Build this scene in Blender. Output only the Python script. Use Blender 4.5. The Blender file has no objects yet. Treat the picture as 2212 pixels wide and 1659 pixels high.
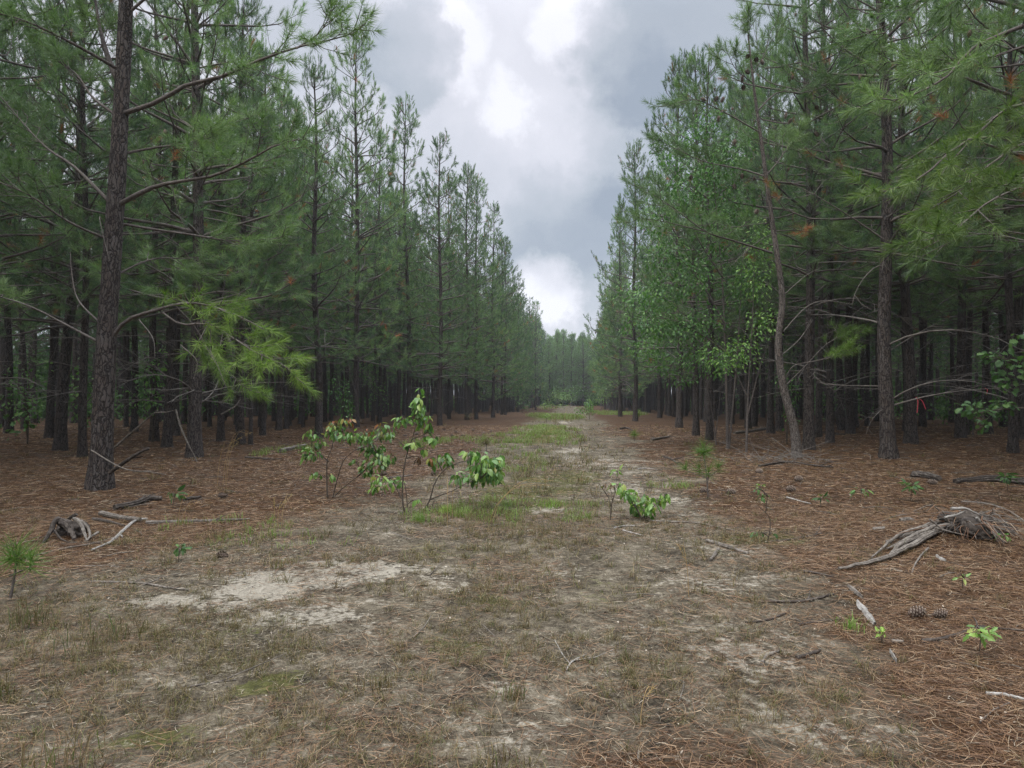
import bpy, math, random
import numpy as np
from math import radians, sin, cos, pi
rng = np.random.default_rng(11)
random.seed(11)
S = bpy.context.scene
COL = S.collection

# ---------------------------------------------------------------- camera, sky, sun, exposure
CAM_H, PITCH, FPX, CX, CY = 1.5, radians(0.77), 1522.0, 1106.0, 829.5   # survey numbers read off the photograph
cd = bpy.data.cameras.new("camera"); cam = bpy.data.objects.new("camera", cd); COL.objects.link(cam)
cd.sensor_width = 36; cd.lens = 36*FPX/2212; cd.clip_start = 0.05; cd.clip_end = 3000
cam.location = (0, 0, CAM_H); cam.rotation_euler = (pi/2+PITCH, 0, 0); S.camera = cam

def ray(px, py):
    xc = (px-CX)/FPX; zc = -(py-CY)/FPX
    return np.array([xc, cos(PITCH)-zc*sin(PITCH), sin(PITCH)+zc*cos(PITCH)])
def at(px, py, Y):
    d = ray(px, py); return np.array([d[0]*Y/d[1], Y, CAM_H+d[2]*Y/d[1]])

SUN_EL, SUN_AZ = radians(56), radians(215)      # behind thin cloud, high, behind the camera's left shoulder
wd = bpy.data.worlds.new("World"); S.world = wd; wd.use_nodes = True
nt = wd.node_tree; N = nt.nodes; L = nt.links; N.clear()
def nd(t, **kw):
    n = N.new(t)
    for k, v in kw.items(): setattr(n, k, v)
    return n
def mth(op, a, b=None, c=None, clamp=False):
    n = nd('ShaderNodeMath', operation=op, use_clamp=clamp)
    for i, v in enumerate((a, b, c)):
        if v is None: continue
        if isinstance(v, (int, float)): n.inputs[i].default_value = v
        else: L.new(v, n.inputs[i])
    return n.outputs[0]
def vmth(op, a, b=None, scale=None):
    n = nd('ShaderNodeVectorMath', operation=op)
    for i, v in enumerate((a, b)):
        if v is None: continue
        if isinstance(v, (tuple, list, np.ndarray)): n.inputs[i].default_value = tuple(v)
        else: L.new(v, n.inputs[i])
    if scale is not None: n.inputs['Scale'].default_value = scale
    return n.outputs['Value'] if op == 'DOT_PRODUCT' else n.outputs[0]
def smooth(v, a, b):
    n = nd('ShaderNodeMapRange', interpolation_type='SMOOTHSTEP')
    L.new(v, n.inputs['Value']); n.inputs['From Min'].default_value = a; n.inputs['From Max'].default_value = b
    return n.outputs['Result']
def noise(vec, scale, detail=4, rough=0.55):
    n = nd('ShaderNodeTexNoise'); n.inputs['Scale'].default_value = scale; n.inputs['Detail'].default_value = detail
    n.inputs['Roughness'].default_value = rough; L.new(vec, n.inputs['Vector']); return n
sky = nd('ShaderNodeTexSky', sky_type='NISHITA', sun_disc=False)
sky.sun_elevation = SUN_EL; sky.sun_rotation = SUN_AZ
D = nd('ShaderNodeTexCoord').outputs['Generated']
w1 = noise(D, 5.0, 6, .6); w2 = noise(D, 22.0, 5, .6)
warp = vmth('ADD', vmth('SCALE', vmth('SUBTRACT', w1.outputs['Color'], (.5, .5, .5)), scale=.20),
            vmth('SCALE', vmth('SUBTRACT', w2.outputs['Color'], (.5, .5, .5)), scale=.055))
DW = vmth('NORMALIZE', vmth('ADD', D, warp))
def lobe(px, py, r0, r1, amp):
    d = ray(px, py); d = d/np.linalg.norm(d)
    return mth('MULTIPLY', smooth(vmth('DOT_PRODUCT', DW, d), cos(radians(r1)), cos(radians(r0))), amp)
LOBES = [(1040, 30, 1, 12, .16), (1180, 120, 1, 9, .10), (1290, 40, 1, 4, .25), (1110, 225, .3, 3, .22), (900, 10, 1, 5, .15), (985, 110, .5, 3.5, .22),
         (870, 112, 2.6, 4.4, -.42), (1510, 120, 5.5, 8.3, -.35), (1430, 330, 3, 7.5, -.22), (1230, 510, 3, 7.5, -.30), (1330, 470, 2, 6, -.12), (1150, 560, 1, 3, -.1),
         (1210, 640, 1.6, 3.8, .44), (1180, 690, 2, 5, .2), (620, 30, 3, 6.5, -.18), (1080, 160, 3, 13, .04), (1000, 330, 2, 8, -.05), (1180, 330, 1, 6, .06), (500, 200, 3, 9, .1), (150, 250, 4, 14, .3)]
Bv = mth('ADD', mth('MULTIPLY', mth('SUBTRACT', noise(DW, 4.0, 7, .6).outputs['Fac'], .5), .46), .535)
for lb in LOBES: Bv = mth('ADD', Bv, lobe(*lb))
cr = nd('ShaderNodeValToRGB'); L.new(Bv, cr.inputs['Fac'])
e = cr.color_ramp.elements
e[0].position = 0.02; e[0].color = (.26, .30, .36, 1)
e[1].position = 1.0; e[1].color = (.69, .695, .75, 1)
for p_, c_ in ((.28, (.365, .398, .45, 1)), (.55, (.455, .475, .53, 1)), (.8, (.565, .572, .63, 1))):
    q = e.new(p_); q.color = c_
sx = nd('ShaderNodeSeparateXYZ'); L.new(D, sx.inputs[0])
boost = mth('ADD', mth('MULTIPLY', smooth(sx.outputs['Z'], .46, .85), 5.4), 1.0)     # the overcast is brightest overhead
cl = vmth('SCALE', cr.outputs['Color']); L.new(boost, cl.node.inputs['Scale'])
skys = vmth('SCALE', sky.outputs['Color'], scale=.10)
mx = nd('ShaderNodeMix', data_type='RGBA'); mx.inputs['Factor'].default_value = .93
L.new(skys, mx.inputs['A']); L.new(cl, mx.inputs['B'])
bg = nd('ShaderNodeBackground'); bg.inputs['Strength'].default_value = 1.0
L.new(mx.outputs['Result'], bg.inputs['Color'])
L.new(bg.outputs[0], nd('ShaderNodeOutputWorld').inputs['Surface'])

sl = bpy.data.lights.new("sun", 'SUN'); sl.energy = 1.5; sl.angle = radians(18); sl.color = (1, .95, .86)
so = bpy.data.objects.new("sun", sl); COL.objects.link(so); 
so.rotation_euler = (-(pi/2-SUN_EL), 0, -SUN_AZ)

S.view_settings.view_transform = 'Standard'; S.view_settings.look = 'None'
S.view_settings.exposure = 0.55; S.view_settings.gamma = 1
cy = S.cycles
cy.max_bounces = 6; cy.diffuse_bounces = 3; cy.glossy_bounces = 2; cy.transmission_bounces = 3; cy.transparent_max_bounces = 4; cy.volume_bounces = 1
cy.caustics_reflective = cy.caustics_refractive = False
cy.use_denoising = True
try: cy.denoiser = 'OPENIMAGEDENOISE'; cy.denoising_input_passes = 'RGB_ALBEDO_NORMAL'; cy.denoising_prefilter = 'NONE'
except Exception: pass

# ---------------------------------------------------------------- helpers
def hash2(ix, iy, s):
    h = (ix.astype(np.int64)*374761393 + iy.astype(np.int64)*668265263 + s*974711) & 0xffffffff
    h = ((h ^ (h >> 13))*1274126177) & 0xffffffff
    return ((h ^ (h >> 16)) & 0xffff)/65535.0
def vnoise(x, y, s=0):
    x = np.asarray(x, float); y = np.asarray(y, float)
    ix = np.floor(x); iy = np.floor(y); fx = x-ix; fy = y-iy
    fx = fx*fx*(3-2*fx); fy = fy*fy*(3-2*fy)
    a = hash2(ix, iy, s); b = hash2(ix+1, iy, s); c = hash2(ix, iy+1, s); d = hash2(ix+1, iy+1, s)
    return (a*(1-fx)+b*fx)*(1-fy)+(c*(1-fx)+d*fx)*fy
def fbm(x, y, o=4, s=0):
    t = 0; a = .5
    for i in range(o):
        t = t+a*vnoise(x*2**i+17*i, y*2**i-9*i, s+i); a *= .5
    return t/(1-.5**o)
def sstep(a, b, x):
    t = np.clip((np.asarray(x, float)-a)/(b-a), 0, 1); return t*t*(3-2*t)
def nrm(v): return v/np.maximum(np.linalg.norm(v, axis=-1, keepdims=True), 1e-9)

MOUNDS = []
def gz(x, y):
    x = np.asarray(x, float); y = np.asarray(y, float)
    z = -.8*sstep(22, 105, y)*1.0
    z = z+.10*(fbm(x*.22, y*.22, 2, 3)-.5)*sstep(1, 5, np.abs(y)+np.abs(x)) + .035*(fbm(x*1.3, y*1.3, 3, 5)-.5)
    for mx_, my_, r_, h_ in MOUNDS: z = z+h_*np.exp(-((x-mx_)**2+(y-my_)**2)/r_**2)
    return z
def G(px, py, h=0.0):
    d = ray(px, py); t = 1.5*FPX/max(py-850, 8)
    for _ in range(25):
        z = float(gz(d[0]*t, d[1]*t)); t = .5*t+.5*(z+h-CAM_H)/min(d[2], -1e-3)
    p = d*t; return np.array([p[0], p[1], float(gz(p[0], p[1]))+h])
_s = G(2070, 1165); MOUNDS.append((_s[0], _s[1], .75, .13))
_s = G(150, 1150); MOUNDS.append((_s[0], _s[1], .5, .06))
def laneL(y): return -8.9+.105*y
def laneR(y): return 4.6+.092*y
def laneC(y): return 1.2+.078*(y-12) - 1.2*np.exp(-(np.asarray(y, float)/7)**2)

class MB:
    def __init__(s): s.v = []; s.f = []; s.n = 0
    def add(s, v, faces, mat=0, smooth_=True):
        v = np.asarray(v, float).reshape(-1, 3); f = np.asarray(faces, np.int64)
        if len(f): s.f.append((f+s.n, mat, smooth_))
        s.v.append(v); s.n += len(v)
    def tubes(s, P, R, sides=5, mat=0, cap=False, ph=None, bump=0):
        P = np.asarray(P, float); R = np.asarray(R, float)
        if P.ndim == 2: P = P[None]; R = R[None]
        B, K, _ = P.shape
        t = nrm(np.gradient(P, axis=1)); m = nrm(P[:, -1]-P[:, 0])
        ref = np.where(np.abs(m[:, 2:3]) < .8, np.array([[0, 0, 1.]]), np.array([[1., 0, 0]]))[:, None]
        u = nrm(np.cross(t, ref)); w = np.cross(t, u)
        a = np.arange(sides)/sides*2*pi
        rr = R[:, :, None]*np.ones(sides)
        if bump: rr = rr*(1+bump*(rng.random((B, K, sides))-.5))
        ring = P[:, :, None]+rr[..., None]*(np.cos(a)[:, None]*u[:, :, None]+np.sin(a)[:, None]*w[:, :, None])
        b = np.arange(B)[:, None, None]*K*sides; k = np.arange(K-1)[None, :, None]*sides; j = np.arange(sides)[None, None]
        j2 = (j+1) % sides
        q = np.stack([b+k+j, b+k+j2, b+k+sides+j2, b+k+sides+j], -1).reshape(-1, 4)
        s.add(ring, q, mat)
        if cap:
            for bi in range(B):
                for kk, c in ((0, P[bi, 0]), (K-1, P[bi, -1])):
                    jj = np.arange(sides); rg = ring[bi, kk]
                    f = np.stack([np.zeros(sides, int), jj+1, (jj+1) % sides+1], -1)
                    s.add(np.vstack([c[None], rg]), f, mat, False)
    def mesh(s, name, mats):
        me = bpy.data.meshes.new(name)
        V = np.concatenate(s.v) if s.v else np.zeros((0, 3))
        me.vertices.add(len(V)); me.vertices.foreach_set('co', V.astype(np.float32).ravel())
        li = np.concatenate([f.ravel() for f, _, _ in s.f]); lens = np.concatenate([np.full(len(f), f.shape[1]) for f, _, _ in s.f])
        me.loops.add(len(li)); me.loops.foreach_set('vertex_index', li.astype(np.int32))
        me.polygons.add(len(lens)); st = np.concatenate([[0], np.cumsum(lens)[:-1]])
        me.polygons.foreach_set('loop_start', st.astype(np.int32))
        me.polygons.foreach_set('material_index', np.concatenate([np.full(len(f), m) for f, m, _ in s.f]).astype(np.int32))
        me.polygons.foreach_set('use_smooth', np.concatenate([np.full(len(f), sm) for f, _, sm in s.f]).astype(bool))
        for m in mats: me.materials.append(m)
        me.update(calc_edges=True)
        return me
    def build(s, name, mats, parent=None, origin=None):
        if not isinstance(mats, (list, tuple)): mats = [mats]
        if origin is not None: s.v = [v-np.asarray(origin) for v in s.v]
        o = bpy.data.objects.new(name, s.mesh(name, mats)); COL.objects.link(o)
        if origin is not None and parent is None: o.location = origin
        if parent: o.parent = parent
        return o
def link(name, me, parent=None):
    o = bpy.data.objects.new(name, me); COL.objects.link(o); o.parent = parent; return o
def empty(name, loc, label, cat, group=None, rz=0, sc=1, rx=0, ry=0):
    o = bpy.data.objects.new(name, None); COL.objects.link(o); o.empty_display_size = .3
    o.location = loc; o.rotation_euler = (rx, ry, rz); o.scale = (sc, sc, sc)
    return tag(o, label, cat, group)
def tag(o, label=None, cat=None, group=None, kind=None):
    if label: o['label'] = label
    if cat: o['category'] = cat
    if group: o['group'] = group
    if kind: o['kind'] = kind
    return o
def spline(pts, n):
    P = np.asarray(pts, float); d = np.r_[0, np.cumsum(np.linalg.norm(np.diff(P, axis=0), axis=1))]; d /= d[-1]
    Q = np.vstack([2*P[0]-P[1], P, 2*P[-1]-P[-2]]); out = []
    for u in np.linspace(0, 1, n):
        i = min(np.searchsorted(d, u, side='right')-1, len(P)-2); t = (u-d[i])/max(d[i+1]-d[i], 1e-9)
        a, b, c, e_ = Q[i], Q[i+1], Q[i+2], Q[i+3]
        out.append(.5*((2*b)+(-a+c)*t+(2*a-5*b+4*c-e_)*t*t+(-a+3*b-3*c+e_)*t**3))
    return np.array(out)

# ---------------------------------------------------------------- materials
class M:
    def __init__(s, name):
        s.m = bpy.data.materials.new(name); s.m.use_nodes = True; s.t = s.m.node_tree; s.t.nodes.clear()
        s.out = s.n('ShaderNodeOutputMaterial')
    def n(s, t, ins=None, **kw):
        x = s.t.nodes.new(t)
        for k, v in kw.items(): setattr(x, k, v)
        for k, v in (ins or {}).items(): s.set(x.inputs[k], v)
        return x
    def set(s, i, v):
        if isinstance(v, bpy.types.NodeSocket): s.t.links.new(v, i)
        elif isinstance(v, bpy.types.Node): s.t.links.new(v.outputs[0], i)
        else: i.default_value = v
    def ramp(s, fac, stops):
        r = s.n('ShaderNodeValToRGB', {'Fac': fac}); el = r.color_ramp.elements
        el[0].position, el[0].color = stops[0][0], (*stops[0][1], 1); el[1].position, el[1].color = stops[-1][0], (*stops[-1][1], 1)
        for p, c in stops[1:-1]: x = el.new(p); x.color = (*c, 1)
        return r.outputs['Color']
    def math(s, op, a, b=0.0, clamp=False): return s.n('ShaderNodeMath', {0: a, 1: b}, operation=op, use_clamp=clamp).outputs[0]
    def mix(s, f, a, b, bt='MIX'):
        x = s.n('ShaderNodeMix', data_type='RGBA', blend_type=bt)
        s.set(x.inputs['Factor'], f); s.set(x.inputs['A'], a if not isinstance(a, tuple) else (*a, 1)[:4]); s.set(x.inputs['B'], b if not isinstance(b, tuple) else (*b, 1)[:4])
        return x.outputs['Result']
    def noise(s, vec, scale, detail=4, rough=.55): return s.n('ShaderNodeTexNoise', {'Vector': vec, 'Scale': scale, 'Detail': detail, 'Roughness': rough}).outputs['Fac']
    def mapr(s, v, a, b, c=0., d=1.): return s.n('ShaderNodeMapRange', {'Value': v, 'From Min': a, 'From Max': b, 'To Min': c, 'To Max': d}, interpolation_type='SMOOTHSTEP').outputs['Result']
    def isl(s): return s.n('ShaderNodeNewGeometry').outputs['Random Per Island']
    def end(s, sh): s.set(s.out.inputs['Surface'], sh); return s.m
def leaf_mat(name, stops, trans=.35, rough=.5, spec=.3, objvar=.25, tcol=(1.0, 1.25, .65)):
    m = M(name); c = m.ramp(m.isl(), stops)
    oi = m.n('ShaderNodeObjectInfo').outputs['Random']
    c = m.n('ShaderNodeHueSaturation', {'Color': c, 'Value': m.mapr(oi, 0, 1, 1-objvar, 1+objvar), 'Hue': m.mapr(oi, 0, 1, .512, .492)})
    p = m.n('ShaderNodeBsdfPrincipled', {'Base Color': c.outputs[0], 'Roughness': rough, 'Specular IOR Level': spec})
    tc = m.mix(1.0, c.outputs[0], tcol, 'MULTIPLY')
    t = m.n('ShaderNodeBsdfTranslucent', {'Color': tc})
    return m.end(m.n('ShaderNodeMixShader', {0: trans, 1: p.outputs[0], 2: t.outputs[0]}))
NEEDLE = leaf_mat('pine_needles', [(0, (.092, .146, .066)), (.5, (.134, .20, .085)), (1, (.188, .262, .107))])
NEEDLE_WARM = leaf_mat('warm_pine_needles', [(0, (.07, .115, .03)), (.5, (.10, .155, .04)), (1, (.16, .215, .065))])
NEEDLE_DARK = leaf_mat('dark_pine_needles', [(0, (.055, .10, .055)), (1, (.09, .15, .078))])  # darker needle copy, dealt out to set tufts apart
NEEDLE_LIGHT = leaf_mat('pale_pine_needles', [(0, (.115, .19, .09)), (.5, (.155, .25, .11)), (1, (.22, .31, .14))])  # paler needle copy for some tufts and the end stand
NEEDLE_BRIGHT = leaf_mat('bright_pine_needles', [(0, (.085, .15, .03)), (.5, (.132, .208, .042)), (1, (.215, .29, .075))])
NEEDLE_DEAD = leaf_mat('dead_pine_needles', [(0, (.24, .085, .03)), (1, (.36, .15, .055))], trans=.15)
LEAF = leaf_mat('broad_leaves', [(0, (.06, .125, .03)), (.4, (.12, .23, .048)), (.78, (.22, .34, .078)), (.93, (.32, .39, .11)), (1, (.36, .28, .09))], rough=.38, spec=.5)
LEAF_RED = leaf_mat('young_red_leaves', [(0, (.22, .06, .03)), (.5, (.25, .13, .05)), (1, (.22, .25, .06))], rough=.4)
LEAF_DEAD = leaf_mat('withered_leaves', [(0, (.06, .03, .015)), (1, (.12, .06, .03))], trans=.1)
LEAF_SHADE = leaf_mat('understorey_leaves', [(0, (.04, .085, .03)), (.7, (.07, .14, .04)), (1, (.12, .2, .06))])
LEAF_TREE = leaf_mat('hardwood_leaves', [(0, (.06, .13, .038)), (.6, (.115, .235, .058)), (1, (.21, .34, .095))], rough=.45)
GRASS_GREEN = leaf_mat('green_grass', [(0, (0.156, 0.240, 0.048)), (.6, (0.240, 0.372, 0.072)), (1, (0.360, 0.432, 0.144))])
GRASS_MIX2 = leaf_mat('greenish_grass', [(0, (0.234, 0.176, 0.094)), (.35, (0.211, 0.199, 0.082)), (.6, (0.176, 0.257, 0.058)), (1, (0.269, 0.374, 0.094))])
GRASS_MIX = leaf_mat('mixed_grass', [(0, (0.128, 0.085, 0.051)), (.55, (0.170, 0.119, 0.068)), (.75, (0.102, 0.119, 0.043)), (1, (0.111, 0.145, 0.043))])
GRASS_DRY = leaf_mat('dry_grass', [(0, (.035, .024, .013)), (.3, (.10, .068, .036)), (.6, (.20, .14, .075)), (.82, (.32, .24, .135)), (.9, (.10, .105, .03)), (1, (.11, .145, .04))], objvar=.05)
GRASS_TAN = leaf_mat('tan_grass', [(0, (.32, .20, .09)), (1, (.48, .34, .18))], objvar=.05)
STRAW = leaf_mat('pine_straw', [(0, (.026, .015, .008)), (.3, (.098, .050, .023)), (.65, (.18, .10, .049)), (.9, (.26, .168, .09)), (1, (.36, .285, .19))], trans=.1, objvar=0)  # darkest strands also carry the shade of the gaps in their colour
THATCH = leaf_mat('grey_thatch', [(0, (.02, .016, .011)), (.3, (.07, .055, .036)), (.65, (.16, .13, .088)), (1, (.40, .35, .265))], trans=.1, objvar=0)  # dark end of the ramp also paints shade between strands
BITS = leaf_mat('bark_bits', [(0, (.012, .010, .008)), (.45, (.05, .035, .024)), (.7, (.16, .12, .08)), (1, (.48, .43, .34))], trans=0, objvar=0)
def bark_mat(name, dark, mid, light, sc=1.0, bump=.8):
    m = M(name); o = m.n('ShaderNodeTexCoord').outputs['Object']
    mp = m.n('ShaderNodeMapping', {'Vector': o, 'Scale': (1, 1, .2)}).outputs[0]
    wv = m.n('ShaderNodeVectorMath', {0: mp, 1: m.n('ShaderNodeVectorMath', {0: m.n('ShaderNodeTexNoise', {'Vector': o, 'Scale': 9., 'Detail': 3.}).outputs['Color'], 'Scale': .10}, operation='SCALE').outputs[0]}, operation='ADD').outputs[0]
    vo = m.n('ShaderNodeTexVoronoi', {'Vector': wv, 'Scale': 22*sc}, feature='DISTANCE_TO_EDGE').outputs['Distance']
    vc = m.n('ShaderNodeTexVoronoi', {'Vector': wv, 'Scale': 22*sc}).outputs['Color']
    n1 = m.noise(o, 60, 4); n2 = m.noise(o, 2.2, 3)
    pl = m.mapr(vo, 0.01, .16)
    c = m.ramp(m.math('ADD', m.math('MULTIPLY', n1, .6), m.math('MULTIPLY', n2, .4)), [(.3, mid), (.7, light)])
    c = m.mix(m.n('ShaderNodeSeparateColor', {0: vc}).outputs[0], c, m.mix(.5, c, (mid[0]*1.05, mid[1]*.86, mid[2]*.75)))
    c = m.mix(pl, dark, c)
    h = m.math('ADD', m.math('MULTIPLY', pl, 1.0), m.math('MULTIPLY', n1, .35))
    b = m.n('ShaderNodeBump', {'Height': h, 'Strength': bump, 'Distance': .025})
    return m.end(m.n('ShaderNodeBsdfPrincipled', {'Base Color': c, 'Roughness': .95, 'Specular IOR Level': .15, 'Normal': b.outputs[0]}))
BARK = bark_mat('pine_bark', (.026, .022, .020), (.062, .053, .047), (.125, .112, .104))
BARK_PALE = bark_mat('young_pine_bark', (.05, .043, .038), (.115, .10, .088), (.22, .20, .18), 1.5)
def wood_mat(name, a, b, c, sc=30.):
    m = M(name); o = m.n('ShaderNodeTexCoord').outputs['Object']
    n1 = m.noise(o, sc, 5, .6); n2 = m.noise(o, 5., 3)
    col = m.ramp(m.math('ADD', m.math('MULTIPLY', n1, .65), m.math('MULTIPLY', n2, .35)), [(.3, a), (.5, b), (.7, c)])
    bp = m.n('ShaderNodeBump', {'Height': n1, 'Strength': .6, 'Distance': .012})
    return m.end(m.n('ShaderNodeBsdfPrincipled', {'Base Color': col, 'Roughness': .9, 'Specular IOR Level': .2, 'Normal': bp.outputs[0]}))
LIMB = wood_mat('limb_bark', (.05, .042, .036), (.10, .085, .075), (.17, .15, .135))
DEADWOOD = wood_mat('dead_branch_wood', (.075, .066, .058), (.135, .12, .105), (.225, .205, .18))
GREYWOOD = wood_mat('weathered_wood', (.05, .043, .036), (.125, .108, .09), (.26, .235, .20))
DARKWOOD = wood_mat('rotting_wood', (.02, .016, .014), (.055, .045, .037), (.14, .12, .10))
PALEWOOD = wood_mat('bleached_wood', (.11, .10, .088), (.24, .225, .20), (.40, .38, .345))
TWIG = wood_mat('green_brown_stem', (.03, .024, .018), (.065, .052, .04), (.12, .10, .075))
CONE = wood_mat('pine_cone_scales', (.05, .035, .025), (.12, .085, .065), (.26, .21, .18), 90.)
mm = M('pink_flagging'); PINK = mm.end(mm.n('ShaderNodeBsdfPrincipled', {'Base Color': (.8, .10, .14, 1), 'Roughness': .5}))

# ---------------------------------------------------------------- ground sheet
def pxE(px, py, rx, ry, amp=1.0):     # an elliptical patch of ground, measured in the photograph and laid on the terrain
    c = G(px, py); a = G(px+rx, py); b = G(px, py-ry); d = G(px, py+ry)
    return (c[0], (b[1]+d[1])/2, abs(a[0]-c[0]), abs(b[1]-d[1])/2, amp)
SAND = [pxE(*t) for t in ((760, 1236, 210, 42, .80), (560, 1258, 120, 32, 1.0), (400, 1292, 160, 28, .8), (900, 1255, 150, 36, .55), (640, 1330, 240, 44, .6), (480, 1330, 160, 26, .45),
        (60, 1535, 120, 36, .95), (200, 1600, 140, 46, .5), (800, 1150, 60, 14, .6), (1170, 1100, 60, 12, .6), (1240, 972, 60, 8, .9), (1190, 985, 40, 5, .6), (1340, 1015, 90, 14, .7),
        (1150, 924, 26, 3.5, 1.1), (1242, 923, 34, 4, 1.1), (1210, 900, 16, 2, .9), (1290, 998, 110, 20, .72), (1400, 1056, 120, 24, .62), (1480, 1115, 110, 24, .5), (1570, 1185, 130, 30, .45), (1225, 912, 30, 5, .8), (1330, 1032, 110, 18, .5), (1238, 945, 40, 7, .55), (1420, 1060, 90, 16, .5), (1450, 1080, 110, 26, .6), (1390, 1130, 90, 18, .45), (1560, 1270, 170, 50, .5), (1700, 1270, 120, 36, .5),
        (1620, 1420, 190, 60, .6), (1500, 1390, 170, 80, .42), (1860, 1580, 260, 80, .52), (1150, 1480, 90, 40, .6), (1560, 1540, 200, 60, .45), (1930, 1340, 70, 20, .35), (2010, 1230, 150, 36, .42),
        (1100, 1560, 240, 80, .42), (420, 1440, 200, 40, .38), (330, 1100, 50, 14, .3), (440, 1160, 100, 18, .45), (700, 1560, 260, 80, .36), (1250, 1240, 110, 24, .4))]
MOSS = [pxE(*t) for t in ((1160, 1060, 160, 30, .8), (1100, 1090, 200, 30, .7), (1230, 1030, 100, 16, .9), (1060, 1290, 90, 20, .6), (620, 1480, 60, 26, .9), (300, 1590, 150, 40, .7), (1640, 1160, 100, 14, .9),
        (500, 1350, 100, 16, .5), (1010, 1390, 100, 24, .6), (1280, 1270, 70, 30, .5), (1150, 950, 90, 14, .8), (1200, 905, 60, 6, .9), (950, 1180, 120, 24, .5), (250, 1450, 100, 30, .4))]
def patch(x, y, L_):
    r = 0; y0 = np.asarray(y, float); x0 = np.asarray(x, float); k_ = np.clip(y0/14, .5, 1.2); x = x0+1.5*k_*(fbm(x0*1.1, y0*1.1, 4, 71)-.5); y = y0+1.3*k_*(fbm(x0*1.1+40, y0*1.1, 4, 73)-.5)
    for cx_, cy_, rx, ry, a in L_:
        r = np.maximum(r, a*sstep(1.5, .35, np.sqrt(((x-cx_)/rx)**2+((y-cy_)/ry)**2)))
    return r
def masks(x, y):
    n = fbm(x*1.1, y*1.1, 4, 21); n2 = fbm(x*.45, y*.45, 3, 33)
    dl = laneC(y)-x; dr = x-laneC(y)
    wl = np.interp(y, [2.5, 4, 6, 8.5, 11, 16, 30, 60, 140], [6.5, 5.0, 4.4, 3.5, 3.4, 2.7, 2.7, 2.4, 1.8])
    wr = np.interp(y, [2.5, 4, 6, 8.5, 11, 16, 30, 60, 140], [1.7, 2.0, 2.3, 2.4, 2.2, 2.0, 1.8, 2.0, 1.5])
    d = np.maximum(dl-wl, dr-wr)
    lit = sstep(-1.4, 1.0, d+2.4*(n-.5)+1.2*(n2-.5))
    sd = patch(x, y, SAND)
    sand = np.clip(sd*(.30+.75*sstep(.36, .62, fbm(x*2.3, y*2.3, 4, 61))), 0, 1.1)
    moss = np.clip(patch(x, y, MOSS)*(.4+1.1*fbm(x*2, y*2, 3, 50)), 0, 1)
    return lit, sand, moss
def axis(lo, hi, step, far, grow):
    a = list(np.arange(lo, hi, step)); s = step; v = hi
    while v < far: a.append(v); s *= grow; v += s
    s = step; v = lo; b = []
    while v > -far: s *= grow; v -= s; b.append(v)
    return np.array(b[::-1]+a)
gx = axis(-7.5, 8.5, .045, 600, 1.09); gy = axis(2.0, 13, .045, 900, 1.05)
X, Y = np.meshgrid(gx, gy)
Z = gz(X, Y)+.012*(fbm(X*6, Y*6, 3, 8)-.5)*((X > -9) & (X < 10) & (Y > 1) & (Y < 16))
nx, ny = len(gx), len(gy)
idx = np.arange(nx*ny).reshape(ny, nx)
gm = MB(); gm.add(np.stack([X, Y, Z], -1), np.stack([idx[:-1, :-1], idx[:-1, 1:], idx[1:, 1:], idx[1:, :-1]], -1).reshape(-1, 4))
m = M('forest_floor'); P = m.n('ShaderNodeNewGeometry').outputs['Position']
A = lambda n_: m.n('ShaderNodeAttribute', attribute_name=n_).outputs['Fac']
nA = m.noise(P, 2.2, 7, .7); nM = m.noise(P, 8., 5, .65); nB = m.noise(P, 24., 6, .7); nC = m.noise(P, 120., 4, .65); nD = m.noise(P, 70., 7, .85)
soil = m.ramp(m.math('ADD', m.math('MULTIPLY', nA, .26), m.math('ADD', m.math('MULTIPLY', nB, .26), m.math('ADD', m.math('MULTIPLY', nM, .14), m.math('MULTIPLY', nD, .34)))), [(.38, (.006, .005, .004)), (.44, (.03, .025, .018)), (.49, (.085, .07, .048)), (.545, (.165, .14, .10)), (.62, (.36, .32, .245))])  # blackest stops paint crevice shade as well as dark humus
def streak(rot):
    mp = m.n('ShaderNodeMapping', {'Vector': P, 'Rotation': (0, 0, rot), 'Scale': (1, 11, 1)}).outputs[0]
    return m.noise(mp, 14., 3, .6)
st = m.math('MAXIMUM', m.math('MAXIMUM', streak(.3), streak(1.4)), streak(2.5))
strawc = m.ramp(m.math('ADD', m.math('MULTIPLY', st, .75), m.math('MULTIPLY', nC, .25)), [(.46, (.018, .011, .007)), (.56, (.060, .030, .0145)), (.68, (.138, .078, .039))])
strawc = m.mix(m.mapr(nA, .42, .7), strawc, m.mix(.6, strawc, (.085, .07, .05)))
sandc = m.ramp(m.math('ADD', m.math('MULTIPLY', nB, .5), m.math('MULTIPLY', nC, .5)), [(.35, (.16, .14, .105)), (.55, (.305, .275, .218)), (.7, (.40, .365, .298))])
mossc = m.ramp(nB, [(.35, (.04, .042, .012)), (.6, (.085, .09, .024)), (.75, (.15, .145, .05))])
lf = m.mapr(m.math('ADD', A('litter'), m.math('MULTIPLY', m.math('SUBTRACT', nB, .5), 1.3)), .3, .7)
sf = m.mapr(m.math('ADD', A('sand'), m.math('MULTIPLY', m.math('SUBTRACT', m.math('ADD', m.math('MULTIPLY', nB, .5), m.math('MULTIPLY', nM, .5)), .5), 3.6)), .38, .82)
mf = m.mapr(m.math('ADD', A('moss'), m.math('MULTIPLY', m.math('SUBTRACT', nB, .5), 1.6)), .4, .7)
c = m.mix(lf, soil, strawc); c = m.mix(m.math('MULTIPLY', mf, .8), c, mossc); c = m.mix(sf, c, sandc)
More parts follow.
